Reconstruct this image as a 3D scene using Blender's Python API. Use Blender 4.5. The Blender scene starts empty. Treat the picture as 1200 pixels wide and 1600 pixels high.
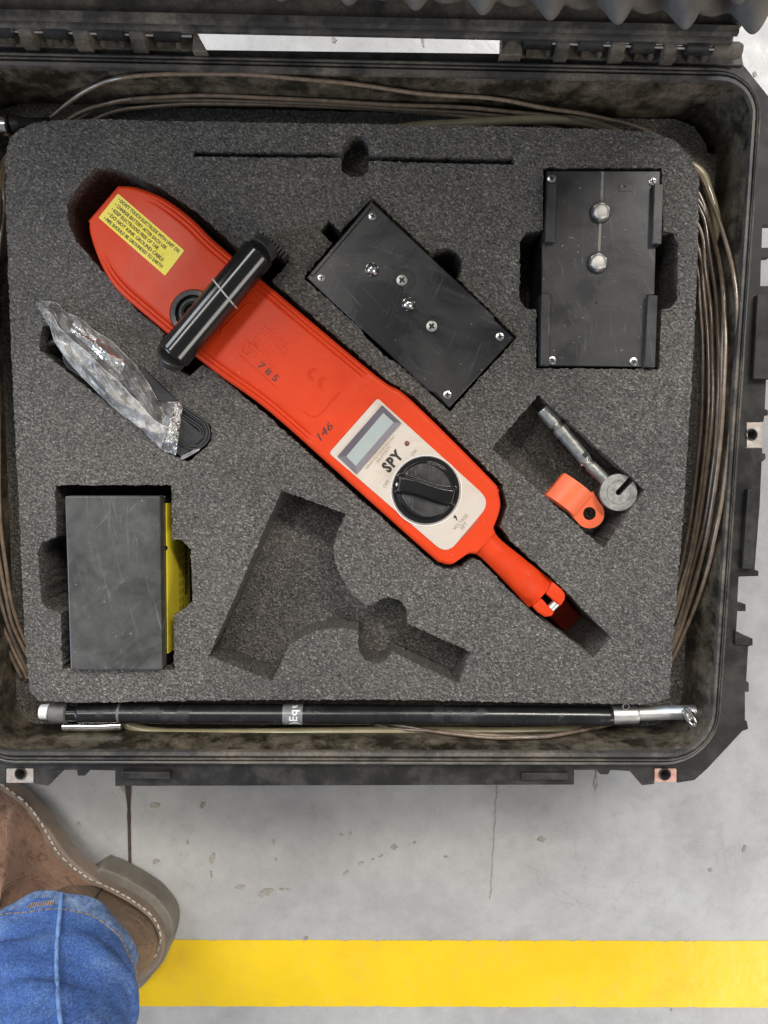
import bpy, bmesh, math, random
from mathutils import Vector, Matrix, noise as mnoise
random.seed(7)
R = math.radians
sc = bpy.context.scene
COL = sc.collection

# ---------------------------------------------------------------- camera
CAM_H = 0.52
TILT = R(-3.5)
cd = bpy.data.cameras.new('camera'); cam = bpy.data.objects.new('camera', cd); COL.objects.link(cam)
cam.location = (0, 0, CAM_H); cam.rotation_euler = (TILT, 0, 0)
cd.sensor_fit = 'HORIZONTAL'; cd.sensor_width = 36; cd.lens = 36.0
cd.clip_start = 0.01; cd.clip_end = 50
sc.camera = cam
sc.render.resolution_x = 768; sc.render.resolution_y = 1024

# ---------------------------------------------------------------- light
w = bpy.data.worlds.new('World'); sc.world = w; w.use_nodes = True
bg = w.node_tree.nodes['Background']; bg.inputs[0].default_value = (0.93, 0.96, 1.0, 1); bg.inputs[1].default_value = 0.20
def lamp(name, loc, target, size, power, col):
    l = bpy.data.lights.new(name, 'AREA'); l.shape = 'RECTANGLE'; l.size = size[0]; l.size_y = size[1]
    l.energy = power; l.color = col
    o = bpy.data.objects.new(name, l); COL.objects.link(o); o.location = loc
    d = (Vector(target) - Vector(loc)); o.rotation_euler = d.to_track_quat('-Z', 'Y').to_euler()
    return o
lamp('ceiling_strip_light', (1.1, 2.0, 3.0), (0, 0, 0), (1.6, 0.4), 88, (1.0, 0.95, 0.88))
lamp('ceiling_strip_light', (-0.9, 1.1, 3.0), (0, 0, 0), (1.6, 0.5), 34, (1.0, 0.97, 0.92))
lamp('unseen_side_light', (-2.1, 2.2, 2.0), (0, 0, 0), (1.3, 1.3), 50, (0.93, 0.96, 1.0))  # unseen window, placed by the highlights on grip and pole
lamp('unseen_side_light', (1.2, 3.4, 1.7), (0.1, 0.6, -0.1), (1.8, 1.2), 34, (0.36, 0.58, 1.0))  # blue lamp added beyond the lid to brighten and tint the gap floor
lamp('unseen_side_light', (2.4, -2.3, 2.0), (0, 0, 0), (1.5, 1.5), 54, (1.0, 0.95, 0.88))  # unseen warm source, placed by highlights, raised to brighten inner wall and lid foam
lamp('window_light', (-3.0, -0.9, 1.3), (0, -0.1, 0), (1.5, 1.3), 46, (0.62, 0.78, 1.0))
sc.view_settings.view_transform = 'Standard'; sc.view_settings.look = 'None'
sc.view_settings.exposure = 0.15; sc.view_settings.gamma = 1.0

# ---------------------------------------------------------------- projection from the photograph to a height in the place
ca, sa = math.cos(TILT), math.sin(TILT)
def P(u, v, z=0.0):
    x = (u - 600) / 1200.0; y = -(v - 800) / 1200.0; zz = -1.0
    y2 = y * ca - zz * sa; z2 = y * sa + zz * ca
    t = (z - CAM_H) / z2
    return Vector((x * t, y2 * t, z))
def L(pts, z=0.0): return [P(u, v, z) for u, v in pts]

# ---------------------------------------------------------------- materials
def new_mat(name):
    m = bpy.data.materials.new(name); m.use_nodes = True
    nt = m.node_tree; b = nt.nodes['Principled BSDF']
    return m, nt, b
def tex_noise(nt, scale, detail=4, rough=0.55, vec=None, dist=0.0):
    n = nt.nodes.new('ShaderNodeTexNoise'); n.inputs['Scale'].default_value = scale
    n.inputs['Detail'].default_value = detail; n.inputs['Roughness'].default_value = rough
    n.inputs['Distortion'].default_value = dist
    if vec is not None: nt.links.new(vec, n.inputs['Vector'])
    return n
def coords(nt, scale=(1, 1, 1), rot=(0, 0, 0)):
    c = nt.nodes.new('ShaderNodeTexCoord'); m0 = nt.nodes.new('ShaderNodeMapping'); mp = nt.nodes.new('ShaderNodeMapping')
    m0.inputs['Rotation'].default_value = rot; mp.inputs['Scale'].default_value = scale
    nt.links.new(c.outputs['Object'], m0.inputs['Vector']); nt.links.new(m0.outputs['Vector'], mp.inputs['Vector']); return mp.outputs['Vector']
def ramp(nt, src, stops):
    r = nt.nodes.new('ShaderNodeValToRGB'); cr = r.color_ramp
    while len(cr.elements) < len(stops): cr.elements.new(0.5)
    for e, (p, c) in zip(cr.elements, stops):
        e.position = p; e.color = (c[0], c[1], c[2], 1) if hasattr(c, '__len__') else (c, c, c, 1)
    nt.links.new(src, r.inputs[0]); return r.outputs[0]
def mix(nt, fac, a, b, mode='MIX'):
    n = nt.nodes.new('ShaderNodeMix'); n.data_type = 'RGBA'; n.blend_type = mode
    def put(sock, v):
        if hasattr(v, 'is_output'): nt.links.new(v, sock)
        elif hasattr(v, '__len__'): sock.default_value = (v[0], v[1], v[2], 1)
        else: sock.default_value = (v, v, v, 1)
    if hasattr(fac, 'is_output'): nt.links.new(fac, n.inputs[0])
    else: n.inputs[0].default_value = fac
    put(n.inputs[6], a); put(n.inputs[7], b); return n.outputs[2]
def bump(nt, b, src, strength, dist, prev=None):
    n = nt.nodes.new('ShaderNodeBump'); n.inputs['Strength'].default_value = strength
    n.inputs['Distance'].default_value = dist
    nt.links.new(src, n.inputs['Height'])
    if prev is not None: nt.links.new(prev, n.inputs['Normal'])
    nt.links.new(n.outputs[0], b.inputs['Normal']); return n.outputs[0]

def simple(name, col, rough=0.5, metal=0.0, var=0.15, vscale=60, bstr=0.0, bscale=600, bdist=0.0002, dust=None, dustamt=0.5, dscale=25,
           scratch=0.0, sdir=(1, 14, 1), srot=(0, 0, 0), spec=0.5, coat=0.0):
    m, nt, b = new_mat(name)
    v = coords(nt)
    n1 = tex_noise(nt, vscale, 5, 0.6, v)
    c = ramp(nt, n1.outputs[0], [(0.3, tuple(x * (1 - var) for x in col)), (0.7, tuple(min(1, x * (1 + var)) for x in col))])
    rg = ramp(nt, n1.outputs[0], [(0.3, rough * 0.85), (0.7, min(1, rough * 1.2))])
    if dust is not None:
        n2 = tex_noise(nt, dscale, 8, 0.72, v, 0.15)
        n3 = tex_noise(nt, dscale * 18, 3, 0.7, v)
        f = ramp(nt, n2.outputs[0], [(0.62 - 0.3 * dustamt, 0.0), (0.78 - 0.18 * dustamt, 1.0)])
        f3 = ramp(nt, n3.outputs[0], [(0.3, 0.35), (0.7, 1.0)])
        f = mix(nt, 1.0, f, f3, 'MULTIPLY')
        c = mix(nt, f, c, dust); rg = mix(nt, f, rg, 0.85)
    if scratch > 0:
        vs = coords(nt, sdir, srot)
        n4 = tex_noise(nt, 55, 3, 0.75, vs, 0.3)
        f4 = ramp(nt, n4.outputs[0], [(0.55, 0.0), (0.68, 1.0)])
        n5 = tex_noise(nt, 22, 3, 0.6, v)
        f5 = ramp(nt, n5.outputs[0], [(0.42, 0.0), (0.62, scratch)])
        f4 = mix(nt, 1.0, f4, f5, 'MULTIPLY')
        c = mix(nt, f4, c, (0.33, 0.33, 0.32)); rg = mix(nt, f4, rg, 0.6)
    nt.links.new(c, b.inputs['Base Color']); nt.links.new(rg, b.inputs['Roughness'])
    b.inputs['Metallic'].default_value = metal
    b.inputs['Specular IOR Level'].default_value = spec
    b.inputs['Coat Weight'].default_value = coat
    if bstr > 0:
        nb = tex_noise(nt, bscale, 3, 0.6, v); bump(nt, b, nb.outputs[0], bstr, bdist)
    return m

def foam_mat(name, dark, light, dusty=None, dustamt=0.3):
    m, nt, b = new_mat(name)
    v = coords(nt); vr = coords(nt, (1, 1.5, 1), (0, 0, R(28)))
    n1 = tex_noise(nt, 620, 3, 0.62, vr, 0.8)
    n2 = tex_noise(nt, 1300, 2, 0.6, v)
    vo = nt.nodes.new('ShaderNodeTexVoronoi'); vo.inputs['Scale'].default_value = 420; nt.links.new(v, vo.inputs['Vector'])
    n3 = tex_noise(nt, 9, 4, 0.6, v)
    c = ramp(nt, n1.outputs[0], [(0.33, tuple(x * 0.2 for x in dark)), (0.47, dark), (0.56, light), (0.69, tuple(x * 2.4 for x in light))])
    lo = ramp(nt, n3.outputs[0], [(0.3, (0.74, 0.72, 0.70)), (0.5, (0.98, 0.96, 0.93)), (0.7, (1.18, 1.15, 1.10))])
    c = mix(nt, 1.0, c, lo, 'MULTIPLY')
    if dusty is not None:
        n4 = tex_noise(nt, 14, 5, 0.65, v)
        f = ramp(nt, n4.outputs[0], [(0.45, 0.0), (0.7, dustamt)])
        c = mix(nt, f, c, dusty)
    nt.links.new(c, b.inputs['Base Color']); b.inputs['Roughness'].default_value = 0.6
    b.inputs['Specular IOR Level'].default_value = 0.5
    p = bump(nt, b, n1.outputs[0], 1.0, 0.0022)
    p = bump(nt, b, vo.outputs['Distance'], 0.45, 0.0010, p)
    bump(nt, b, n2.outputs[0], 0.4, 0.0005, p)
    return m

def worn(name, dark, light, scr=(0.30, 0.30, 0.29), amt=0.6, rots=(90, 75, 20), rough=0.34, smooth_=20, mott=(0.8, 1.25)):
    m, nt, b = new_mat(name); v = coords(nt)
    s1 = tex_noise(nt, smooth_, 4, 0.55, v, 0.9); s2 = tex_noise(nt, smooth_ * 3.5, 5, 0.7, v, 0.4)
    c = ramp(nt, s1.outputs[0], [(0.40, dark), (0.47, tuple((a + b_) / 2 for a, b_ in zip(dark, light))), (0.62, light)])
    k = ramp(nt, s2.outputs[0], [(0.3, mott[0]), (0.7, mott[1])]); c = mix(nt, 1.0, c, k, 'MULTIPLY')
    rg = ramp(nt, s1.outputs[0], [(0.40, rough * 0.85), (0.62, rough * 1.2)])
    for i, r in enumerate(rots):
        vv = coords(nt, (1.0, 26.0 if i != 1 else 40.0, 1.0), (0.3 * i, 0.2, R(r)))
        n = tex_noise(nt, (16, 11, 30)[i % 3], 2, 0.5, vv, 0.15)
        gate = tex_noise(nt, (26, 15, 40)[i % 3], 2, 0.5, v)
        f = ramp(nt, n.outputs[0], [(0.635, 0.0), (0.66, 1.0), (0.69, 0.0)]); g_ = ramp(nt, gate.outputs[0], [(0.44, 0.0), (0.64, amt)])
        f = mix(nt, 1.0, f, g_, 'MULTIPLY'); c = mix(nt, f, c, scr); rg = mix(nt, f, rg, 0.6)
    sp = tex_noise(nt, 420, 1, 0.5, v); fsp = ramp(nt, sp.outputs[0], [(0.76, 0.0), (0.80, 0.6)]); c = mix(nt, fsp, c, scr)
    nt.links.new(c, b.inputs['Base Color']); nt.links.new(rg, b.inputs['Roughness'])
    bump(nt, b, s2.outputs[0], 0.12, 0.0008)
    return m

M = {}
M['foam'] = foam_mat('charcoal_cut_foam', (0.082, 0.077, 0.071), (0.150, 0.141, 0.130), (0.13, 0.115, 0.09), 0.18)
M['foam_base'] = foam_mat('dusty_base_foam', (0.085, 0.080, 0.070), (0.15, 0.142, 0.125), (0.17, 0.15, 0.11), 0.4)
M['egg'] = simple('egg_crate_foam', (0.17, 0.153, 0.135), 0.9, var=0.25, vscale=90, bstr=0.7, bscale=1300, bdist=0.0006, dust=(0.15, 0.13, 0.105), dustamt=0.7, dscale=30)
M['case'] = simple('black_case_plastic', (0.020, 0.019, 0.018), 0.45, spec=0.3, var=0.25, vscale=40, bstr=0.15, bscale=900, dust=(0.065, 0.060, 0.052), dustamt=0.5, dscale=40)
M['case_dust'] = simple('dusty_case_plastic', (0.042, 0.039, 0.036), 0.5, var=0.3, vscale=40, bstr=0.3, bscale=700, dust=(0.22, 0.18, 0.13), dustamt=0.85, dscale=30)
M['case_in'] = simple('mud_stained_inner_wall', (0.022, 0.019, 0.013), 0.30, var=0.4, vscale=30, bstr=0.4, bscale=120, bdist=0.001, dust=(0.225, 0.185, 0.13), dustamt=0.62, dscale=44)
M['gasket'] = simple('grey_rim_ridge', (0.05, 0.048, 0.046), 0.33, var=0.25, vscale=50, dust=(0.24, 0.20, 0.15), dustamt=0.6, dscale=24)
M['cable'] = simple('tan_coated_wire', (0.20, 0.145, 0.10), 0.22, var=0.35, vscale=160, bstr=0.35, bscale=1300, bdist=0.0004, coat=0.8)
M['cable_dk'] = simple('dark_coated_wire', (0.13, 0.097, 0.07), 0.22, var=0.35, vscale=160, bstr=0.35, bscale=1300, bdist=0.0004, coat=0.8)
M['tube_pale'] = simple('pale_yellowed_tube', (0.36, 0.32, 0.19), 0.3, var=0.15, vscale=60, coat=0.4)
M['orange'] = worn('orange_red_plastic', (0.615, 0.045, 0.009), (0.68, 0.052, 0.010), scr=(0.62, 0.16, 0.09), amt=0.2, rots=(40, 65, 10), rough=0.40, smooth_=11, mott=(0.94, 1.04))
M['orange'].node_tree.nodes['Principled BSDF'].inputs['Specular IOR Level'].default_value = 0.2
M['orange_mat'] = simple('matte_orange_plastic', (0.86, 0.155, 0.055), 0.42, var=0.06, vscale=60)
M['gloss_black'] = simple('gloss_black_plastic', (0.010, 0.010, 0.010), 0.16, var=0.2, vscale=40, spec=0.5)
M['black'] = worn('worn_black_plastic', (0.009, 0.009, 0.011), (0.028, 0.027, 0.026), amt=0.16, rots=(48, 20, 120), rough=0.28, smooth_=18)
M['black_scr'] = worn('scratched_black_lid', (0.020, 0.020, 0.021), (0.034, 0.033, 0.032), amt=0.30, rots=(90, 84, 60), rough=0.34, smooth_=26)
M['knob_face_sheen'] = simple('knob_face_painted_sheen', (0.045, 0.044, 0.042), 0.34, var=0.45, vscale=60, scratch=0.5, sdir=(14, 1, 1))  # same black plastic; lighter tone paints the reflection in the scoops, plus scratches
M['slate'] = worn('scuffed_grey_black_cover', (0.052, 0.051, 0.049), (0.076, 0.075, 0.072), amt=0.38, rots=(92, 80, 140), rough=0.33, smooth_=30)
M['panel'] = simple('stained_cream_panel', (0.60, 0.52, 0.44), 0.5, var=0.06, vscale=30, dust=(0.44, 0.34, 0.20), dustamt=0.42, dscale=28)
M['lcd'] = simple('grey_lcd_glass', (0.38, 0.42, 0.40), 0.15, var=0.04)
M['bezel'] = simple('purple_grey_bezel', (0.13, 0.11, 0.13), 0.35, var=0.1)
M['yellow'] = simple('yellow_sticker', (0.88, 0.72, 0.045), 0.4, var=0.06, vscale=40, dust=(0.62, 0.5, 0.08), dustamt=0.25, dscale=25)
M['ink'] = simple('black_ink', (0.018, 0.016, 0.015), 0.5, var=0.1)
M['ink_grey'] = simple('faded_grey_ink', (0.25, 0.22, 0.19), 0.6, var=0.2)
M['ink_brown'] = simple('dark_brown_ink', (0.09, 0.018, 0.012), 0.5, var=0.1)
M['white'] = simple('white_print', (0.82, 0.82, 0.80), 0.45, var=0.05)
M['steel'] = simple('zinc_plated_steel', (0.62, 0.62, 0.60), 0.28, 1.0, var=0.2, vscale=300, bstr=0.2, bscale=500)
M['chrome'] = simple('bright_nickel', (0.80, 0.79, 0.76), 0.14, 1.0, var=0.12, vscale=200)
M['satin'] = simple('satin_aluminium', (0.60, 0.595, 0.57), 0.44, 0.9, var=0.1, vscale=90, bstr=0.1, bscale=900)
M['button'] = simple('worn_button_metal', (0.60, 0.57, 0.53), 0.5, 0.8, var=0.25, vscale=260, bstr=0.3, bscale=300)
M['cast'] = simple('dull_cast_zinc', (0.42, 0.42, 0.39), 0.42, 0.85, var=0.2, vscale=220, bstr=0.35, bscale=600, bdist=0.0003)
M['plate'] = simple('worn_steel_lock_plate', (0.56, 0.50, 0.44), 0.42, 0.7, var=0.25, vscale=160, dust=(0.42, 0.24, 0.17), dustamt=0.5, dscale=120)
M['plate_red'] = simple('red_painted_lock_plate', (0.50, 0.24, 0.18), 0.45, 0.3, var=0.3, vscale=200, dust=(0.62, 0.55, 0.5), dustamt=0.7, dscale=110)
M['web'] = simple('black_webbing', (0.022, 0.022, 0.024), 0.6, var=0.3, vscale=200, bstr=0.9, bscale=900, bdist=0.0006)
M['pole'] = simple('black_pole_coating', (0.014, 0.014, 0.015), 0.22, var=0.3, vscale=50, dust=(0.05, 0.05, 0.05), dustamt=0.3, dscale=60)
M['cap_rubber'] = simple('grey_rubber_cap', (0.13, 0.125, 0.12), 0.5, var=0.35, vscale=120)
M['tape'] = simple('clear_grey_tape', (0.20, 0.20, 0.205), 0.22, var=0.2, vscale=200)
M['seal'] = simple('red_seal', (0.5, 0.05, 0.02), 0.4)

def denim_mat():
    m, nt, b = new_mat('washed_blue_denim')
    v = coords(nt); vt = coords(nt, (1, 1, 0.7), (R(30), 0, R(20)))
    vw = coords(nt, (1, 1, 0.25), (R(20), R(15), R(30)))
    tw = tex_noise(nt, 1100, 2, 0.5, vw)
    n1 = tex_noise(nt, 26, 6, 0.7, vt, 0.7); n2 = tex_noise(nt, 900, 2, 0.6, v)
    c = ramp(nt, n1.outputs[0], [(0.28, (0.030, 0.075, 0.24)), (0.5, (0.055, 0.125, 0.35)), (0.72, (0.115, 0.205, 0.41))])
    fl = ramp(nt, n2.outputs[0], [(0.4, 0.85), (0.68, 1.25)])
    c = mix(nt, 1.0, c, fl, 'MULTIPLY')
    tc = ramp(nt, tw.outputs[0], [(0.38, 0.7), (0.62, 1.25)])
    c = mix(nt, 1.0, c, tc, 'MULTIPLY')
    nt.links.new(c, b.inputs['Base Color']); b.inputs['Roughness'].default_value = 0.9
    p = bump(nt, b, tw.outputs[0], 0.35, 0.0003)
    p = bump(nt, b, n2.outputs[0], 0.4, 0.0004, p)
    bump(nt, b, n1.outputs[0], 0.35, 0.004, p)
    return m
M['denim'] = denim_mat()
M['denim_hem'] = simple('worn_denim_hem', (0.11, 0.18, 0.34), 0.9, var=0.5, vscale=210, bstr=0.9, bscale=420, bdist=0.0010, dust=(0.30, 0.38, 0.50), dustamt=0.35, dscale=110)
M['denim_seam'] = simple('pale_denim_seam', (0.16, 0.28, 0.56), 0.9, var=0.4, vscale=180, bstr=0.7, bscale=700, bdist=0.0005)
M['thread'] = simple('tan_thread', (0.29, 0.20, 0.12), 0.85, var=0.4, vscale=200)
def leather_mat(name, base, hi, dk):
    m, nt, b = new_mat(name); v = coords(nt); vc_ = coords(nt, (1.0, 3.2, 1.4), (0, 0, R(35)))
    n1 = tex_noise(nt, 13, 5, 0.6, v, 0.5); n2 = tex_noise(nt, 55, 6, 0.7, vc_, 1.4); n3 = tex_noise(nt, 420, 3, 0.6, v)
    c = ramp(nt, n1.outputs[0], [(0.32, base), (0.55, tuple((x + y) / 2 for x, y in zip(base, hi))), (0.72, hi)])
    f = ramp(nt, n2.outputs[0], [(0.36, 0.55), (0.46, 1.0), (0.70, 1.18)]); c = mix(nt, 1.0, c, f, 'MULTIPLY')
    f3 = ramp(nt, n3.outputs[0], [(0.3, 0.86), (0.7, 1.1)]); c = mix(nt, 1.0, c, f3, 'MULTIPLY')
    sc2 = tex_noise(nt, 30, 3, 0.6, coords(nt, (1, 18, 1), (0, 0, R(50)))); fs_ = ramp(nt, sc2.outputs[0], [(0.66, 0.0), (0.70, 0.4)]); c = mix(nt, fs_, c, dk)
    nt.links.new(c, b.inputs['Base Color']); rg = ramp(nt, n1.outputs[0], [(0.3, 0.36), (0.7, 0.52)]); nt.links.new(rg, b.inputs['Roughness'])
    p = bump(nt, b, n2.outputs[0], 0.7, 0.0022); bump(nt, b, n3.outputs[0], 0.35, 0.0006, p); return m
M['leather'] = leather_mat('brown_oiled_leather', (0.20, 0.112, 0.076), (0.40, 0.245, 0.17), (0.46, 0.33, 0.25))
M['leather_dk'] = leather_mat('dark_brown_heel_leather', (0.13, 0.080, 0.048), (0.25, 0.165, 0.105), (0.32, 0.24, 0.17))
M['welt'] = simple('grey_brown_welt', (0.23, 0.175, 0.135), 0.6, var=0.2, vscale=60, bstr=0.3, bscale=400)
M['sole'] = simple('dusty_rubber_heel', (0.165, 0.145, 0.115), 0.7, var=0.2, vscale=40, bstr=0.3, bscale=500, dust=(0.24, 0.22, 0.185), dustamt=0.6, dscale=20)
M['stitch'] = simple('white_welt_stitch', (0.50, 0.45, 0.39), 0.8, var=0.35, vscale=150)

def floor_mat():
    m, nt, b = new_mat('grey_painted_concrete')
    v = coords(nt)
    n1 = tex_noise(nt, 6.5, 7, 0.66, v, 0.4); n2 = tex_noise(nt, 60, 5, 0.7, v); n3 = tex_noise(nt, 34, 6, 0.55, v, 0.5)
    c = ramp(nt, n1.outputs[0], [(0.32, (0.315, 0.305, 0.305)), (0.52, (0.405, 0.40, 0.39)), (0.70, (0.455, 0.455, 0.44))])
    f2 = ramp(nt, n2.outputs[0], [(0.35, 0.93), (0.65, 1.04)])
    c = mix(nt, 1.0, c, f2, 'MULTIPLY')
    fs = ramp(nt, n3.outputs[0], [(0.735, 0.0), (0.75, 0.55)])
    c = mix(nt, fs, c, (0.24, 0.20, 0.15))
    vc = nt.nodes.new('ShaderNodeTexVoronoi'); vc.feature = 'DISTANCE_TO_EDGE'; vc.inputs['Scale'].default_value = 3.2
    nd = tex_noise(nt, 9, 4, 0.6, v)
    vd = nt.nodes.new('ShaderNodeVectorMath'); vd.operation = 'MULTIPLY_ADD'; vd.inputs[1].default_value = (0.25, 0.25, 0.25)
    nt.links.new(nd.outputs['Color'], vd.inputs[0]); nt.links.new(v, vd.inputs[2]); nt.links.new(vd.outputs[0], vc.inputs['Vector'])
    fc = ramp(nt, vc.outputs['Distance'], [(0.0, 0.35), (0.004, 0.0)])
    n6 = tex_noise(nt, 7, 3, 0.5, v); f6 = ramp(nt, n6.outputs[0], [(0.5, 0.0), (0.6, 1.0)])
    fc = mix(nt, 1.0, fc, f6, 'MULTIPLY')
    c = mix(nt, fc, c, (0.25, 0.22, 0.19))
    n7 = tex_noise(nt, 950, 2, 0.6, v); f7 = ramp(nt, n7.outputs[0], [(0.3, 0.90), (0.5, 1.0), (0.72, 1.06)]); c = mix(nt, 1.0, c, f7, 'MULTIPLY')
    n8 = tex_noise(nt, 240, 2, 0.5, v); f8 = ramp(nt, n8.outputs[0], [(0.765, 0.0), (0.785, 0.5)]); c = mix(nt, f8, c, (0.17, 0.15, 0.13))
    for rr_, sc_ in ((35, 5), (-20, 7), (80, 6)):
        ns = tex_noise(nt, sc_, 3, 0.5, coords(nt, (1, 30, 1), (0, 0, R(rr_))), 0.2); ng = tex_noise(nt, sc_ * 1.3, 2, 0.5, v)
        fa = ramp(nt, ns.outputs[0], [(0.64, 0.0), (0.66, 0.30), (0.69, 0.0)]); fb = ramp(nt, ng.outputs[0], [(0.48, 0.0), (0.6, 1.0)])
        c = mix(nt, mix(nt, 1.0, fa, fb, 'MULTIPLY'), c, (0.28, 0.26, 0.24))
    nt.links.new(c, b.inputs['Base Color'])
    rg = ramp(nt, n2.outputs[0], [(0.3, 0.22), (0.7, 0.42)]); nt.links.new(rg, b.inputs['Roughness'])
    p = bump(nt, b, n3.outputs[0], 0.25, 0.002); bump(nt, b, n2.outputs[0], 0.12, 0.001, p)
    return m
M['floor'] = floor_mat()
M['paint_y'] = simple('yellow_floor_paint', (0.80, 0.53, 0.013), 0.27, var=0.08, vscale=9, bstr=0.4, bscale=45, bdist=0.0015, dust=(0.68, 0.43, 0.018), dustamt=0.32, dscale=14, scratch=0.25, sdir=(1, 16, 1), srot=(0, 0, R(65)))
M['joint'] = simple('dirty_joint_filler', (0.05, 0.035, 0.028), 0.8, var=0.5, vscale=90, bstr=0.8, bscale=300, bdist=0.001)
M['chip'] = simple('bare_concrete_chip', (0.29, 0.265, 0.225), 0.9, var=0.35, vscale=200, bstr=0.6, bscale=400, bdist=0.0008)

def film_mat(name, lo_, hi_, scale_):
    m = bpy.data.materials.new(name); m.use_nodes = True; nt = m.node_tree
    for n in list(nt.nodes): nt.nodes.remove(n)
    out = nt.nodes.new('ShaderNodeOutputMaterial')
    tr = nt.nodes.new('ShaderNodeBsdfTransparent'); tr.inputs[0].default_value = (0.93, 0.92, 0.90, 1)
    gl = nt.nodes.new('ShaderNodeBsdfGlossy'); gl.inputs['Roughness'].default_value = 0.24; gl.inputs[0].default_value = (1, 1, 1, 1)
    df = nt.nodes.new('ShaderNodeBsdfDiffuse'); df.inputs[0].default_value = (0.80, 0.78, 0.75, 1)
    v = coords(nt); n = tex_noise(nt, 42, 3, 0.5, v, 1.5)
    bp = nt.nodes.new('ShaderNodeBump'); bp.inputs['Strength'].default_value = 0.32; bp.inputs['Distance'].default_value = 0.004
    nt.links.new(n.outputs[0], bp.inputs['Height'])
    nt.links.new(bp.outputs[0], gl.inputs['Normal']); nt.links.new(bp.outputs[0], df.inputs['Normal'])
    n2 = tex_noise(nt, scale_, 4, 0.65, v, 1.0)
    f = ramp(nt, n2.outputs[0], [(0.40, lo_), (0.66, hi_)])
    m1 = nt.nodes.new('ShaderNodeMixShader'); nt.links.new(f, m1.inputs[0]); nt.links.new(tr.outputs[0], m1.inputs[1]); nt.links.new(df.outputs[0], m1.inputs[2])
    m2 = nt.nodes.new('ShaderNodeMixShader'); lw = nt.nodes.new('ShaderNodeFresnel'); lw.inputs[0].default_value = 1.42
    nt.links.new(bp.outputs[0], lw.inputs['Normal'])
    nt.links.new(lw.outputs[0], m2.inputs[0]); nt.links.new(m1.outputs[0], m2.inputs[1]); nt.links.new(gl.outputs[0], m2.inputs[2])
    nt.links.new(m2.outputs[0], out.inputs[0])
    return m
M['film'] = film_mat('clear_crumpled_film', 0.10, 0.34, 34)
M['film_dense'] = film_mat('doubled_crumpled_film', 0.12, 0.60, 45)

# ---------------------------------------------------------------- object helpers
ORG = {}
def thing(name, label, cat, loc, group=None):
    o = bpy.data.objects.new(name, None); COL.objects.link(o); o.empty_display_size = 0.02
    o.location = loc; o['label'] = label; o['category'] = cat
    if group: o['group'] = group
    ORG[o] = Vector(loc); return o
def mk(name, verts, faces, mat, parent=None, smooth=38, bevel=0.0, seg=2, kind=None, label=None, cat=None):
    vs = [Vector(v) for v in verts]
    if parent is not None: org = ORG[parent]
    else:
        org = sum(vs, Vector()) / len(vs); org.z = min(v.z for v in vs)
    me = bpy.data.meshes.new(name); me.from_pydata([tuple(v - org) for v in vs], [], faces); me.update()
    bm = bmesh.new(); bm.from_mesh(me); bmesh.ops.recalc_face_normals(bm, faces=bm.faces); bm.to_mesh(me); bm.free()
    if smooth:
        me.polygons.foreach_set('use_smooth', [True] * len(me.polygons)); me.set_sharp_from_angle(angle=R(smooth))
    if isinstance(mat, str): mat = M[mat]
    me.materials.append(mat)
    o = bpy.data.objects.new(name, me); COL.objects.link(o)
    if parent is not None: o.parent = parent
    else: o.location = org
    ORG[o] = org
    if bevel > 0:
        md = o.modifiers.new('bevel', 'BEVEL'); md.width = bevel; md.segments = seg; md.limit_method = 'ANGLE'; md.angle_limit = R(40)
    if kind: o['kind'] = kind
    if label: o['label'] = label
    if cat: o['category'] = cat
    return o
class G:
    def __init__(s): s.v = []; s.f = []
    def add(s, vs, fs):
        b = len(s.v); s.v += [Vector(v) for v in vs]; s.f += [tuple(i + b for i in f) for f in fs]; return s
    def mk(s, name, mat, parent=None, **k): return mk(name, s.v, s.f, mat, parent, **k)
def prism_g(g, pts, zt, zb):
    n = len(pts); vs = [(p[0], p[1], zt) for p in pts] + [(p[0], p[1], zb) for p in pts]
    fs = [tuple(range(n)), tuple(range(2 * n - 1, n - 1, -1))] + [(i, (i + 1) % n, (i + 1) % n + n, i + n) for i in range(n)]
    g.add(vs, fs); return g
def prism(name, px, ztop, zbot, mat, parent=None, zref=None, **k):
    pts = L(px, ztop if zref is None else zref); g = G(); prism_g(g, pts, ztop, zbot); return g.mk(name, mat, parent, **k)
def rounded(px, r, seg=6):
    out = []; n = len(px)
    for i in range(n):
        p = Vector(px[i][:2]); a = Vector(px[i - 1][:2]); b = Vector(px[(i + 1) % n][:2])
        rr = r[i] if hasattr(r, '__len__') else r
        if rr <= 0: out.append((p.x, p.y)); continue
        da = (a - p).normalized(); db = (b - p).normalized()
        ang = da.angle(db); d = min(rr / max(math.tan(ang / 2), 0.05), (a - p).length * 0.49, (b - p).length * 0.49)
        s = p + da * d; e = p + db * d
        for k in range(seg + 1):
            t = k / seg; q = s * (1 - t) ** 2 + p * 2 * t * (1 - t) + e * t * t; out.append((q.x, q.y))
    return out
def circle(cx, cy, r, n=24, a0=0, a1=360): return [(cx + r * math.cos(R(a0 + (a1 - a0) * i / n)), cy + r * math.sin(R(a0 + (a1 - a0) * i / n))) for i in range(n)]
def resample(pts, step, closed=True):
    out = []; n = len(pts)
    for i in range(n if closed else n - 1):
        a = Vector(pts[i]); b = Vector(pts[(i + 1) % n]); m = max(1, int((b - a).length / step))
        for k in range(m): out.append(a.lerp(b, k / m))
    if not closed: out.append(Vector(pts[-1]))
    return out
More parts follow.
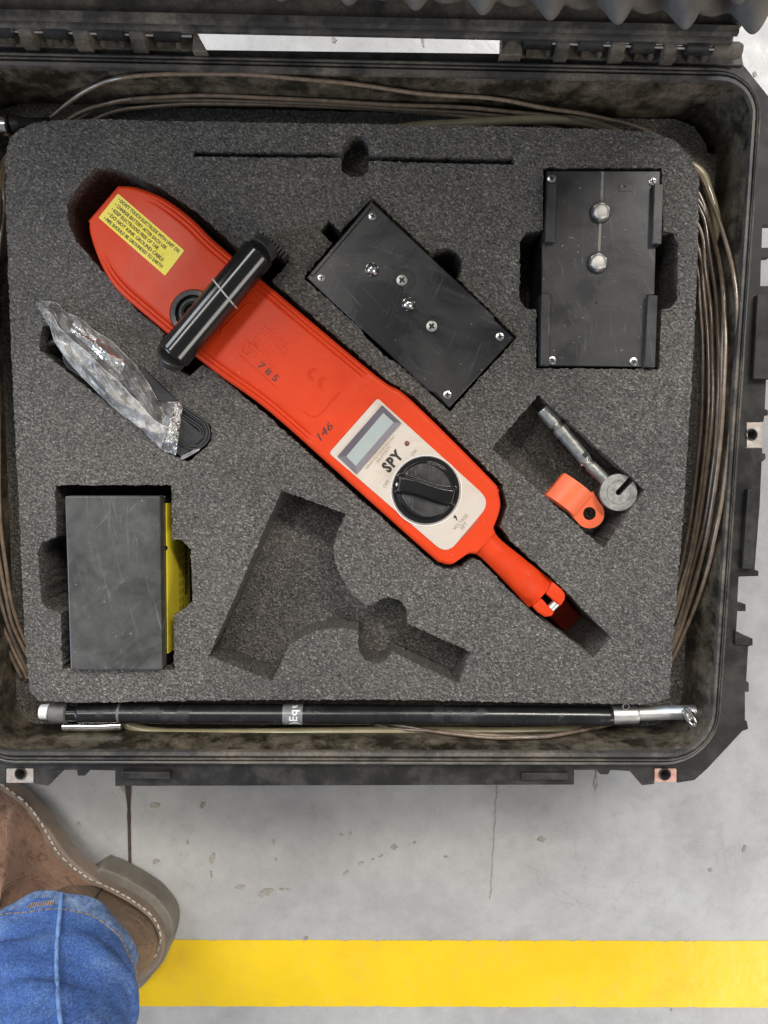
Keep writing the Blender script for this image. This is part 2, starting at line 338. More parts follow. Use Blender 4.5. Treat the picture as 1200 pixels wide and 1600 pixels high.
def catmull(pts, sub=8, closed=False):
    out = []; n = len(pts); pts = [Vector(p) for p in pts]
    for i in range(n if closed else n - 1):
        p0 = pts[i - 1] if (closed or i > 0) else pts[i]; p1 = pts[i]
        p2 = pts[(i + 1) % n]; p3 = pts[(i + 2) % n] if (closed or i + 2 < n) else p2
        for k in range(sub):
            t = k / sub
            out.append(0.5 * ((2 * p1) + (-p0 + p2) * t + (2 * p0 - 5 * p1 + 4 * p2 - p3) * t * t + (-p0 + 3 * p1 - 3 * p2 + p3) * t ** 3))
    if not closed: out.append(pts[-1])
    return out
def tube_g(g, pts, r, n=8, closed=False, caps=True):
    rf = r if callable(r) else (lambda t: r); m = len(pts); vs = []; up = Vector((0, 0, 1))
    for i, p in enumerate(pts):
        a = pts[(i - 1) % m] if (closed or i > 0) else p; b = pts[(i + 1) % m] if (closed or i < m - 1) else p
        d = (b - a).normalized(); ref = up if abs(d.z) < 0.9 else Vector((0, 1, 0))
        x = d.cross(ref).normalized(); y = d.cross(x)
        rr = rf(i / (m - 1))
        for k in range(n): vs.append(p + x * rr * math.cos(2 * math.pi * k / n) + y * rr * math.sin(2 * math.pi * k / n))
    fs = []
    for i in range(m if closed else m - 1):
        j = (i + 1) % m
        for k in range(n): fs.append((i * n + k, i * n + (k + 1) % n, j * n + (k + 1) % n, j * n + k))
    if caps and not closed: fs += [tuple(range(n)), tuple(range((m - 1) * n, m * n))]
    g.add(vs, fs); return g
def lathe_g(g, p0, p1, prof, n=24, caps=True):
    """prof: (fraction along p0-p1, radius)"""
    p0 = Vector(p0); p1 = Vector(p1); d = (p1 - p0); dn = d.normalized()
    ref = Vector((0, 0, 1)) if abs(dn.z) < 0.9 else Vector((0, 1, 0)); x = dn.cross(ref).normalized(); y = dn.cross(x)
    Ld = d.length; q = [prof[0]]
    for (sa, ra), (sb, rb_) in zip(prof, prof[1:]):
        if (sb - sa) * Ld > 0.0024:
            e = 0.0006 / Ld; m_ = sb - sa
            for f in (e / m_, 1 - e / m_): q.append((sa + m_ * f, ra + (rb_ - ra) * f))
        q.append((sb, rb_))
    prof = q
    vs = []; fs = []
    for s, r in prof:
        for k in range(n): vs.append(p0 + d * s + x * r * math.cos(2 * math.pi * k / n) + y * r * math.sin(2 * math.pi * k / n))
    for i in range(len(prof) - 1):
        for k in range(n): fs.append((i * n + k, i * n + (k + 1) % n, (i + 1) * n + (k + 1) % n, (i + 1) * n + k))
    if caps: fs += [tuple(range(n)), tuple(range((len(prof) - 1) * n, len(prof) * n))]
    g.add(vs, fs); return g
def box_g(g, c, ax, ay, hx, hy, z0, z1):
    c = Vector((c[0], c[1], 0)); ax = Vector((ax[0], ax[1], 0)).normalized(); ay = Vector((ay[0], ay[1], 0)).normalized()
    pts = [c + ax * sx * hx + ay * sy * hy for sx, sy in ((-1, -1), (1, -1), (1, 1), (-1, 1))]
    return prism_g(g, pts, z1, z0)
def dome_g(g, c, z, Rr, h, hf=None, nr=8, n=24, skirt=0.0):
    """disc height field: hf(r01, angle) -> height fraction, on centre c at height z; skirt goes down"""
    vs = [(c[0], c[1], z + h * (hf(0, 0) if hf else 1))]; fs = []
    for i in range(1, nr + 1):
        r = i / nr
        for k in range(n):
            a = 2 * math.pi * k / n; hh = hf(r, a) if hf else math.sqrt(max(0, 1 - r * r))
            vs.append((c[0] + Rr * r * math.cos(a), c[1] + Rr * r * math.sin(a), z + h * hh))
    for k in range(n): fs.append((0, 1 + k, 1 + (k + 1) % n))
    for i in range(nr - 1):
        for k in range(n): fs.append((1 + i * n + k, 1 + i * n + (k + 1) % n, 1 + (i + 1) * n + (k + 1) % n, 1 + (i + 1) * n + k))
    if skirt > 0:
        b = 1 + (nr - 1) * n; t = len(vs)
        for k in range(n):
            a = 2 * math.pi * k / n; vs.append((c[0] + Rr * math.cos(a), c[1] + Rr * math.sin(a), z - skirt))
        for k in range(n): fs.append((b + k, b + (k + 1) % n, t + (k + 1) % n, t + k))
    g.add(vs, fs); return g
def fill_g(g, loops, z):
    """flat sheet with holes from loops of points (first = outside)"""
    bm = bmesh.new()
    for lp in loops:
        vs = [bm.verts.new((p[0], p[1], z)) for p in lp]
        for i in range(len(vs)): bm.edges.new((vs[i], vs[(i + 1) % len(vs)]))
    bmesh.ops.triangle_fill(bm, use_beauty=True, use_dissolve=False, edges=bm.edges[:], normal=(0, 0, 1))
    bm.verts.index_update()
    g.add([v.co.copy() for v in bm.verts], [tuple(v.index for v in f.verts) for f in bm.faces]); bm.free(); return g
def wall_g(g, loop, z0, z1, rows=1, jit=0.0):
    n = len(loop); vs = []; fs = []
    for r in range(rows + 1):
        z = z0 + (z1 - z0) * r / rows
        for p in loop:
            j = 0 if r == 0 else jit
            vs.append((p[0] + random.uniform(-j, j), p[1] + random.uniform(-j, j), z))
    for r in range(rows):
        for i in range(n): fs.append((r * n + i, r * n + (i + 1) % n, (r + 1) * n + (i + 1) % n, (r + 1) * n + i))
    g.add(vs, fs); return g

FONT = None
def text(name, s, p0, p1, hpx, z, mat, parent, depth=0.0, bold=0.0, shear=0.0, kind=None, wrap=None, space=1.0):
    """lettering whose baseline runs from pixel p0 to pixel p1 (at height z), letters hpx tall"""
    cu = bpy.data.curves.new('text_curve', 'FONT'); cu.body = s; cu.size = 1.0; cu.resolution_u = 2; cu.offset = bold; cu.shear = shear; cu.space_character = space
    o = bpy.data.objects.new('text_tmp', cu); COL.objects.link(o)
    dg = bpy.context.evaluated_depsgraph_get(); dg.update()
    me = bpy.data.meshes.new_from_object(o.evaluated_get(dg)); vs = [v.co.copy() for v in me.vertices]; fs = [tuple(p.vertices) for p in me.polygons]
    bpy.data.objects.remove(o); bpy.data.curves.remove(cu); bpy.data.meshes.remove(me)
    xs = [v.x for v in vs]; ys = [v.y for v in vs]; x0, x1 = min(xs), max(xs); y1 = 0.70
    A = P(p0[0], p0[1], z); B = P(p1[0], p1[1], z); ex = (B - A); W = ex.length; ex.normalize(); ey = Vector((-ex.y, ex.x, 0))
    H = hpx / 1200.0 * (CAM_H - z)
    out = []
    for v in vs:
        q = A + ex * ((v.x - x0) / (x1 - x0) * W) + ey * (v.y / y1 * H); 
        if wrap: q = wrap(q)
        out.append(q)
    g = G(); g.add(out, fs)
    return g.mk(name, mat, parent, smooth=0, kind=kind)

_cp = {}
def place_copy(src, name, loc, parent, rz=0.0, scale=1.0):
    o = bpy.data.objects.new(name, src); COL.objects.link(o); o.parent = parent
    o.location = Vector(loc) - ORG[parent]; o.rotation_euler = (0, 0, rz); o.scale = (scale,) * 3
    ORG[o] = Vector(loc); return o
def mesh_of(g, mat, smooth=40):
    me = bpy.data.meshes.new('shared'); me.from_pydata([tuple(v) for v in g.v], [], g.f); me.update()
    bm = bmesh.new(); bm.from_mesh(me); bmesh.ops.recalc_face_normals(bm, faces=bm.faces); bm.to_mesh(me); bm.free()
    me.polygons.foreach_set('use_smooth', [True] * len(me.polygons)); me.set_sharp_from_angle(angle=R(smooth))
    me.materials.append(M[mat]); return me

# ---------------------------------------------------------------- floor
ZF = -0.140
g = G(); F = 6.0
def fl(u, v): return P(u, v, ZF)
g.add([(-F, -F, ZF), (F, -F, ZF), (F, F, ZF), (-F, F, ZF)], [(0, 1, 2, 3)])
o = g.mk('floor', 'floor', kind='structure', smooth=0)
# painted yellow line (two ends seen: right of the joint, and a sliver left of it)
name_k = 2.2
def wobble_strip(name, a, b, c, d, n, amp, z, mat):
    top = []; bot = []
    for i in range(n + 1):
        t = i / n
        ch = 1.6 if mnoise.noise((i * 0.9, name_k, 4)) > 0.34 else 0
        p = Vector((a[0], a[1])).lerp(Vector((b[0], b[1])), t); q = Vector((c[0], c[1])).lerp(Vector((d[0], d[1])), t)
        top.append((p.x, p.y + ch + amp * 0.6 * mnoise.noise((i * 0.1, 1.3, 0)) + 0.35 * mnoise.noise((i * 0.9, 1.3, 0)))); bot.append((q.x, q.y - ch * 0.7 + amp * 0.6 * mnoise.noise((i * 0.1, 7.7, 0)) + 0.35 * mnoise.noise((i * 0.8, 7.7, 0))))
    g = G(); prism_g(g, L(top + bot[::-1], z), z, ZF - 0.002); return g.mk(name, mat, smooth=0, kind='structure')
wobble_strip('floor_line', (212, 1469), (1500, 1471), (214, 1572), (1500, 1575), 260, 1.3, ZF + 0.0006, 'paint_y')
wobble_strip('floor_line', (-400, 1470), (201, 1469), (-400, 1573), (203, 1572), 20, 1.3, ZF + 0.0006, 'paint_y')
wobble_strip('floor_line', (212, 1600.5), (1500, 1640), (214, 1700), (1500, 1700), 4, 0.3, ZF + 0.0005, 'floor')
bpy.data.objects.remove(bpy.data.objects['floor_line.002'])
# joint between slabs
pts_l = []; pts_r = []
for i in range(60):
    v = 1180 + i * 12; c = 201 + (v - 1230) * 0.018
    wd = 2.6 + 1.5 * mnoise.noise((i * 0.7, 0, 3)) + max(0, (1262 - v) * 0.09)
    pts_l.append((c - wd, v)); pts_r.append((c + wd * 0.7, v))
g = G(); prism_g(g, L(pts_l + pts_r[::-1], ZF + 0.0009), ZF + 0.0009, ZF - 0.002); g.mk('floor_joint', 'joint', kind='structure', smooth=0)
# hairline crack
pl = []; pr = []
for i in range(60):
    v = 1222 + i * 3.1; c = 777 - (v - 1222) * 0.06 + 2.0 * mnoise.noise((i * 0.23, 2, 0)) + 0.8 * mnoise.noise((i * 1.1, 4, 0)); wd = max(0.12, 1.2 * mnoise.noise((i * 0.5, 9, 0)) + 0.5)
    pl.append((c - wd, v)); pr.append((c + wd, v))
g = G(); prism_g(g, L(pl + pr[::-1], ZF + 0.0005), ZF + 0.0005, ZF - 0.002); g.mk('floor_crack', 'chip', kind='structure', smooth=0)
# chips in the floor paint
g = G()
for (u, v, rx, ry, an) in [(616, 1324, 7, 5, 0), (648, 1317, 3, 2, 0), (564, 1350, 7, 3, -35), (541, 1364, 5, 2.5, -35), (596, 1338, 4, 1.6, -35), (583, 1343, 3, 1.4, -35),
        (414, 1395, 14, 6, -25), (440, 1390, 5, 2, 0), (450, 1390, 4, 2, 0), (375, 1386, 9, 5, -15), (332, 1341, 5, 11, 15), (330, 1365, 2, 6, 0), (243, 1346, 6, 5, 0), (846, 1311, 9, 6, 0), (931, 1222, 4, 17, 0), (934, 1204, 5, 6, 0),
        (242, 1259, 9, 5, -5), (317, 1258, 5, 6, 30), (293, 1317, 3, 4, 0), (122, 1287, 4, 3, 0), (478, 1466, 4, 4, 0), (1163, 1327, 3, 8, 10), (1110, 1360, 4, 3, 0),
        (534, 1305, 3, 3, 0), (548, 1303, 2, 3, 0), (428, 1316, 2, 6, 0), (432, 1344, 2, 4, 0), (697, 1339, 3, 2, 0), (194, 1232, 8, 9, 10), (660, 60, 3, 20, -6), (522, 62, 5, 7, 0), (1049, 1578, 2, 3, 0), (1180, 115, 4, 6, 0)]:
    pts = []
    for k in range(14):
        a = 2 * math.pi * k / 14; rr = 1 + 0.9 * mnoise.noise((k * 1.7, u * 0.1, v * 0.1))
        x = 0.72 * rx * rr * math.cos(a); y = 0.72 * ry * rr * math.sin(a); c_, s_ = math.cos(R(an)), math.sin(R(an))
        pts.append((u + x * c_ - y * s_, v + x * s_ + y * c_))
    prism_g(g, L(pts, ZF + 0.0007), ZF + 0.0007, ZF - 0.002)
g.mk('floor_chips', 'chip', kind='stuff', smooth=0)

# ---------------------------------------------------------------- the case
ZR = 0.010
case = thing('equipment_case', 'open black hard plastic case with dusty hinges and ridged rim on the grey floor', 'equipment case', tuple(P(555, 640, ZF)))
ICORN = [(-75, 101), (1179, 128), (1109, 1176), (-28, 1173)]
IC = [P(u, v, ZR).xy for u, v in ICORN]
def offset_quad(q, d):
    n = len(q); out = []; sc_ = (1.0, 0.70, 1.0, 1.0) if d > 0 else (1, 1, 1, 1)      # top, right, bottom, left edge
    for i in range(n):
        a, p, b = q[i - 1], q[i], q[(i + 1) % n]
        e1 = (p - a).normalized(); e2 = (b - p).normalized()
        n1 = Vector((-e1.y, e1.x)); n2 = Vector((-e2.y, e2.x)); d1 = d * sc_[(i - 1) % n]; d2 = d * sc_[i]
        det = n1.x * n2.y - n1.y * n2.x
        out.append(p + Vector(((d1 * n2.y - d2 * n1.y) / det, (n1.x * d2 - n2.x * d1) / det)))
    return out
def rpath(d, rad=(0.020, 0.021, 0.027, 0.020), seg=8, per=10):
    q = offset_quad(IC, d); out = []
    for i in range(4):
        p = q[i]; a = (q[i - 1] - p).normalized(); b = (q[(i + 1) % 4] - p).normalized(); r = max(0.003, rad[i] + d)
        s = p + a * r; e = p + b * r
        for k in range(seg + 1):
            t = k / seg
            th = t * math.pi / 2; f1 = 1 - math.sin(th); f2 = 1 - math.cos(th)
            out.append(p + a * r * f1 + b * r * f2)
        nxt = q[(i + 1) % 4]; a2 = (p - nxt).normalized(); s2 = nxt + a2 * max(0.003, rad[(i + 1) % 4] + d)
        for k in range(1, per): out.append(e.lerp(s2, k / per))
    return out
def loft(name, prof, mat, parent, capend=False, smooth=35):
    g = G(); rings = [rpath(d) for d, z in prof]; n = len(rings[0])
    vs = [(p.x, p.y, z) for (d, z), r in zip(prof, rings) for p in r]; fs = []
    for i in range(len(prof) - 1):
        for k in range(n): fs.append((i * n + k, i * n + (k + 1) % n, (i + 1) * n + (k + 1) % n, (i + 1) * n + k))
    if capend: fs.append(tuple(range((len(prof) - 1) * n, len(prof) * n)))
    g.add(vs, fs); return g.mk(name, mat, parent, smooth=smooth)
# rim, ridges, inner and outer walls
mm = 0.001
loft('inner_wall', [(0.3*mm, 6*mm), (-1.2*mm, 0), (-2.5*mm, -20*mm), (-5*mm, -60*mm), (-8*mm, -112*mm), (-16*mm, -124*mm)], 'case_in', case, True)
loft('rim', [(0.2*mm, 5.8*mm), (0.1*mm, 8*mm), (0.8*mm, 9.6*mm), (3.0*mm, 9.9*mm), (3.9*mm, 8.8*mm), (4.1*mm, 5*mm), (5.2*mm, 5*mm), (5.4*mm, 8*mm), (5.9*mm, 8.6*mm), (6.6*mm, 8.4*mm),
             (6.8*mm, 5*mm), (7.9*mm, 5*mm), (8.1*mm, 7.2*mm), (8.9*mm, 7.5*mm), (9.8*mm, 7.2*mm), (10.2*mm, 3*mm), (10.8*mm, 1.5*mm), (10.8*mm, -8*mm), (8*mm, -11*mm)], 'gasket', case)
loft('outer_wall', [(7.9*mm, -10*mm), (5*mm, -14*mm), (2*mm, -70*mm), (-2*mm, -134*mm), (-8*mm, -139.7*mm)], 'case', case, True)
# outer flange with its notches
ZFL = 0.001
fl_out = [(-160, 60), (-160, 1225), (9, 1225), (9, 1200), (53, 1200), (53, 1224), (75, 1228), (97, 1203), (120, 1203), (122, 1212), (133, 1212), (140, 1203), (180, 1204), (180, 1228), (897, 1226), (897, 1203), (936, 1203),
          (938, 1210), (950, 1210), (954, 1203), (984, 1205), (1003, 1227), (1022, 1225), (1022, 1200), (1058, 1200), (1058, 1223), (1085, 1219), (1105, 1201), (1160, 1142), (1169, 1139), (1167, 1127), (1164, 1125), (1164, 1081), (1170, 1081), (1170, 1067),
          (1166, 1064), (1169, 1010), (1176, 1008), (1176, 998), (1150, 992), (1152, 955), (1165, 955), (1165, 944), (1152, 943), (1154, 901), (1185, 900), (1185, 892), (1179, 890), (1187, 790), (1190, 722), (1196, 717), (1196, 709), (1191, 708), (1191, 700), (1165, 700), (1165, 659), (1193, 659),
          (1194, 650), (1200, 649), (1200, 641), (1195, 639), (1197, 595), (1202, 447), (1188, 447), (1189, 401), (1206, 401), (1206, 387), (1190, 387), (1191, 350), (1210, 350), (1214, 240), (1212, 165), (1146, 82), (1130, 80), (40, 62)]
outer = L(fl_out, ZFL); inner = [Vector((p.x, p.y, 0)) for p in rpath(10.3 * mm)]
# keep the middle of the hinge side short of the gap: top edge of flange follows the rim
top_i = [i for i, (u, v) in enumerate(fl_out) if v <= 82 and u > -200 and i > 60] 
outer2 = L(fl_out[:-2] + [(1118, 88), (790, 84), (310, 78), (-160, 72)], ZFL)
outer2[0] = P(-160, 200, ZFL)
g = G(); fill_g(g, [outer2, inner], ZFL); fill_g(g, [outer2, inner], ZFL - 0.009); wall_g(g, outer2, ZFL, ZFL - 0.009); g.mk('flange', 'case', case, smooth=0)
# ribs and brackets standing on the flange
def bar(name, px, z1, z0, mat, parent, bev=0.0006, **k): return prism(name, px, z1, z0, mat, parent, bevel=bev, **k)
bar('latch_bar', [(189, 1206), (265, 1207), (265, 1218), (189, 1217)], 0.0075, 0.0005, 'case', case)
bar('latch_bar', [(815, 1208), (888, 1208), (888, 1219), (815, 1219)], 0.0045, 0.0005, 'case', case)
bar('latch_bar', [(1184, 460), (1215, 460), (1212, 592), (1177, 592)], 0.0065, 0.0005, 'case', case)
bar('latch_bar', [(1169, 764), (1184, 764), (1179, 889), (1160, 889)], 0.0065, 0.0005, 'case', case)
bar('corner_bracket', [(1148, 1008), (1175, 1008), (1175, 999), (1149, 985)], 0.003, -0.012, 'case', case)
bar('corner_bracket', [(77, 1226), (98, 1203), (76, 1205)], 0.0022, -0.02, 'case', case)
# padlock plates with round holes
def lockplate(px, hole, mat, lab=None):
    g = G(); z = ZFL + 0.0006
    out = [p for p in L(rounded(px, 1.5, 2), z)]; hl = L(circle(hole[0], hole[1], hole[2], 20), z)
    fill_g(g, [out, hl], z); fill_g(g, [out, hl], z - 0.003); wall_g(g, out, z, z - 0.003); wall_g(g, hl, z, z - 0.003)
    o = g.mk('padlock_plate', mat, case, smooth=30, label=lab)
    g2 = G(); hz = L(circle(hole[0], hole[1], hole[2] * 1.28, 20), z + 0.0004); hz2 = L(circle(hole[0], hole[1], hole[2] * 1.02, 20), z + 0.0004)
    fill_g(g2, [hz, hz2], z + 0.0004); wall_g(g2, hz, z + 0.0004, z - 0.008); wall_g(g2, hz2, z + 0.0004, z - 0.012); g2.mk('hole_sleeve', 'case', o, smooth=30)
lockplate([(10, 1201), (52, 1201), (52, 1223), (10, 1223)], (32, 1209, 7.5), 'plate')
lockplate([(1023, 1201), (1057, 1201), (1057, 1222), (1023, 1222)], (1039, 1210, 7.5), 'plate_red', 'red marked padlock plate at the lower right corner')
lockplate([(1167, 660), (1190.5, 660), (1190.5, 699), (1167, 699)], (1174.5, 679, 7.5), 'plate')
# hinges : knuckles, pins
def hinge(x0, x1, y0, y1, big, small, pins):
    def hy(u): return y0 + (y1 - y0) * (u - x0) / (x1 - x0)
    # backing leaf on the base
    prism('hinge_leaf', [(x0, hy(x0) - 12), (x1 - 6, hy(x1) - 12), (x1, hy(x1) + 24), (x0, hy(x0) + 24)], 0.003, -0.008, 'case_dust', case, bevel=0.0005)
    for a, b in big:
        g = G(); c = (a + b) / 2
        lathe_g(g, P(a, hy(a) - 2, 0.014), P(b, hy(b) - 2, 0.014), [(0, 0.0038), (0.04, 0.0048), (0.96, 0.0048), (1, 0.0038)], 20)
        prism_g(g, L([(a + 1, hy(a) - 16), (b - 1, hy(b) - 16), (b - 1, hy(b) - 2), (a + 1, hy(a) - 2)], 0.016), 0.0175, 0.012)
        k = g.mk('hinge_knuckle', 'case', case, smooth=40)
        for e in (a + 5, b - 8):
            g = G(); prism_g(g, L([(e, hy(e) + 10), (e + 5, hy(e) + 10), (e + 5, hy(e) + 20), (e, hy(e) + 20)], 0.006), 0.008, -0.004); g.mk('rib', 'case_dust', k, smooth=0)
    for a, b in small:
        g = G()
        lathe_g(g, P(a, hy(a), 0.0135), P(b, hy(b), 0.0135), [(0, 0.0036), (0.06, 0.0045), (0.94, 0.0045), (1, 0.0036)], 20)
        prism_g(g, L([(a + 1, hy(a)), (b - 1, hy(b)), (b - 1, hy(b) + 20), (a + 1, hy(a) + 20)], 0.012), 0.013, 0.002)
        g.mk('hinge_knuckle', 'case_dust', case, smooth=40)
    for a, b in pins:
        g = G(); lathe_g(g, P(a, hy(a) + 0.5, 0.0140), P(b, hy(b) + 0.5, 0.0140), [(0, 0.0014), (1, 0.0014)], 12); g.mk('hinge_pin', 'chrome', case, smooth=40)
hinge(-60, 312, 46, 56, [(-50, 23), (69, 108), (153, 196), (241, 284)], [(31, 54), (116, 141), (204, 228)], [(22, 32), (53, 70), (107, 117), (140, 154), (195, 206), (227, 242), (283, 300)])
hinge(784, 1162, 64, 78, [(817, 862), (903, 942), (986, 1022), (1070, 1106)], [(868, 889), (954, 976), (1036, 1056)], [(858, 869), (888, 904), (940, 955), (975, 987), (1021, 1037), (1055, 1071), (1105, 1114)])
prism('hinge_end', [(302, 50), (308, 52), (324, 80), (300, 80)], 0.012, -0.004, 'case_dust', case, bevel=0.0008)
prism('hinge_end', [(802, 54), (816, 56), (816, 86), (780, 86), (786, 76)], 0.012, -0.004, 'case_dust', case, bevel=0.0008)
g = G(); lathe_g(g, P(1112, 77, 0.011), P(1160, 80, 0.011), [(0, 0.0045), (0.8, 0.0052), (0.95, 0.004), (1, 0.001)], 20); g.mk('hinge_end', 'case_dust', case, smooth=50)

# the lid stands open behind the base; only its lower lip and foam are in view
lid = thing('case_lid_dummy', 'x', 'x', (0, 0, 0)); ORG.pop(lid); bpy.data.objects.remove(lid)
zl = 0.018
A0 = P(-170, 33, zl); A1 = P(1148, 62, zl)
ex = (A1 - A0).normalized(); ey = Vector((-ex.y, ex.x, 0))
def lidp(x, back, z): return A0 + ex * x + ey * (back + 0.06 * (z - zl)) + Vector((0, 0, z - zl))
LW = (A1 - A0).length
def lid_loft(name, prof, mat, x0=0.0, x1=None, closed=True):
    x1 = LW if x1 is None else x1; g = G(); n = len(prof)
    xs = [x0 + (x1 - x0) * i / 30 for i in range(31)]
    vs = [lidp(x, b, z) for x in xs for b, z in prof]; fs = []
    for i in range(30):
        for k in range(n if closed else n - 1): fs.append((i * n + k, i * n + (k + 1) % n, (i + 1) * n + (k + 1) % n, (i + 1) * n + k))
    fs += [tuple(range(n)), tuple(range(30 * n, 31 * n))]
    g.add(vs, fs); return g.mk(name, mat, lidpart, smooth=35)
lidpart = None
# lid shell: lower wall + back wall (one mesh), parented to the case
g = G(); hz = 0.36
def lidbox(x0, x1, b0, b1, z0, z1): 
    vs = [lidp(x, b, z) for x in (x0, x1) for b, z in ((b0, z0), (b1, z0), (b1, z1), (b0, z1))]
    g.add(vs, [(0, 1, 2, 3), (4, 5, 6, 7), (0, 1, 5, 4), (1, 2, 6, 5), (2, 3, 7, 6), (3, 0, 4, 7)])
lidbox(0, LW, 0.003, 0.045, zl - 0.001, zl + 0.004); lidbox(0, LW, 0.045, 0.049, zl, hz)
lidbox(0, 0.004, 0.003, 0.045, zl + 0.004, hz); lidbox(LW - 0.004, LW, 0.003, 0.045, zl + 0.004, hz); lidbox(0, LW, 0.003, 0.045, hz, hz + 0.004)
lidpart = g.mk('lid', 'case_dust', case, smooth=0)
lid_loft('lid_rim', [(-0.0015, zl - 0.003), (-0.003, zl - 0.001), (-0.003, zl + 0.0015), (-0.001, zl + 0.0025), (0.001, zl + 0.0025), (0.001, zl + 0.0055), (-0.0015, zl + 0.006), (-0.003, zl + 0.008), (-0.002, zl + 0.0105), (0.002, zl + 0.011), (0.004, zl + 0.006), (0.005, zl - 0.002)], 'gasket', 0.0, LW - 0.002)
# egg-crate foam
pitch = (P(965, 40, .048) - P(860, 32, .048)).length; x_t = (P(965, 40, .048) - A0).dot(ex)
nx, nz = 420, 90; vs = []; fs = []; q = 0.050; z0e = 0.050; ztop = 0.25
g = G()
for i in range(nx + 1):
    x = 0.02 + (LW + 0.004 - 0.02) * i / nx
    wpos = A0 + ex * x; u = 600 + wpos.x * 1200 / 0.47
    for j in range(nz + 1):
        z = 0.0285 + (ztop - 0.0285) * (j / nz) ** 1.5
        h = 0.5 + 0.5 * math.cos(2 * math.pi * (x - x_t) / pitch) * math.cos(2 * math.pi * (z - z0e) / q)
        h = h ** 1.15
        fade = min(1.0, (z - 0.0285) / 0.012)
        amp = 0.022 + 0.008 * min(1, max(0, (u - 430) / 750))
        b = 0.020 - 0.006 * min(1, max(0, (u - 430) / 750)) - amp * h * fade - (1 - fade) * 0.004
        b += 0.0008 * mnoise.noise((x * 60, z * 60, 0))
        vs.append(lidp(x, b, z))
for i in range(nx):
    for j in range(nz): a = i * (nz + 1) + j; fs.append((a, a + 1, a + nz + 2, a + nz + 1))
g.add(vs, fs); g.mk('egg_crate_foam', 'egg', lidpart, smooth=60)

# ---------------------------------------------------------------- foam layers
def jitter(loop, step=0.0016, j=0.00028):
    out = resample([Vector((p[0], p[1], 0)) for p in loop], step)
    return [Vector((p.x + random.gauss(0, j), p.y + random.gauss(0, j), 0)) for p in out]
slab_px = [(9, 330), (8, 250), (14, 218), (32, 200), (70, 189), (140, 186), (300, 190), (600, 194), (850, 199), (985, 204), (1020, 206), (1055, 220), (1080, 245), (1092, 280), (1090, 400), (1083, 560), (1068, 800), (1052, 1000), (1048, 1060), (1046, 1092), (1010, 1101), (800, 1097), (600, 1093), (350, 1094), (120, 1098), (60, 1094), (46, 1080), (38, 980), (30, 800), (20, 600)]
Z_SB = -0.026
det_px = [(150, 262), (172, 262), (205, 272), (252, 295), (308, 332), (366, 384), (384, 398), (398, 370), (412, 372), (452, 408), (436, 428), (424, 440), (440, 452), (600, 590), (650, 622), (785, 756), (792, 790), (782, 822), (800, 848), (858, 898), (955, 996), (927, 1027), (838, 962), (795, 922), (752, 878), (738, 872), (722, 886), (700, 890), (680, 882), (560, 778), (420, 652), (340, 585), (330, 578), (316, 570), (296, 588), (252, 562), (246, 545), (256, 520), (215, 486), (168, 432), (120, 378), (106, 346), (104, 318), (128, 284)]
pockets = {   # name: (outline in the photo at the slab's top, depth)
 'detector': (det_px, 0.078),
 'midbox': ([(581, 309), (672, 395), (684, 389), (700, 387), (714, 394), (722, 408), (722, 424), (716, 436), (808, 527), (703, 643), (620, 566), (606, 560), (574, 530), (562, 512), (474, 434), (519, 380), (499, 361), (512, 343), (532, 362)], 0.060),
 'rightbox': ([(849, 262), (1034, 262), (1037, 362), (1050, 364), (1060, 380), (1058, 466), (1048, 482), (1034, 484), (1030, 577), (838, 576), (838, 484), (822, 482), (812, 468), (812, 376), (822, 362), (848, 360)], 0.060),
 'leftbox': ([(86, 758), (268, 758), (269, 843), (284, 844), (298, 858), (301, 938), (290, 951), (271, 962), (272, 1046), (97, 1045), (95, 958), (78, 954), (65, 942), (59, 860), (68, 846), (88, 840)], 0.062),
 'shape': ([(440, 766), (540, 803), (527, 832), (520, 856), (524, 880), (534, 904), (553, 932), (572, 946), (584, 944), (594, 936), (608, 933), (624, 937), (634, 950), (637, 974), (735, 1019), (716, 1068), (612, 1018), (606, 1030), (592, 1037), (573, 1033), (560, 1018), (558, 984), (530, 981), (504, 983), (476, 993), (452, 1008), (426, 1064), (326, 1026)], 0.034),
 'connector': ([(841, 617), (1008, 765), (943, 857), (768, 701)], 0.040),
 'strap': (rounded([(66, 508), (92, 508), (330, 664), (330, 690), (296, 722), (270, 712), (60, 545)], 8, 3), 0.045),
 'slot': ([(302, 236), (534, 238), (536, 226), (545, 214), (555, 210), (566, 214), (577, 228), (577, 242), (803, 247), (803, 258), (577, 252), (576, 266), (566, 276), (545, 276), (533, 266), (533, 247), (302, 245)], 0.022),
}
slab = jitter(L(slab_px)); loops = {k: jitter(L(v[0])) for k, v in pockets.items()}
insert = None
g = G(); fill_g(g, [slab] + list(loops.values()), 0.0)
wall_g(g, slab, 0.0, Z_SB, 6, 0.0004)
# underside ring
for k, (px, dep) in pockets.items(): wall_g(g, loops[k], 0.0, -dep, 8, 0.0003)
insert = g.mk('foam_insert', 'foam', smooth=50, label='charcoal foam slab with cut pockets holding the instruments in the open case', cat='foam insert')
for k, (px, dep) in pockets.items():
    g = G(); fill_g(g, [loops[k]], -dep + 0.0002); o = g.mk('pocket_floor', 'foam', insert, smooth=0)
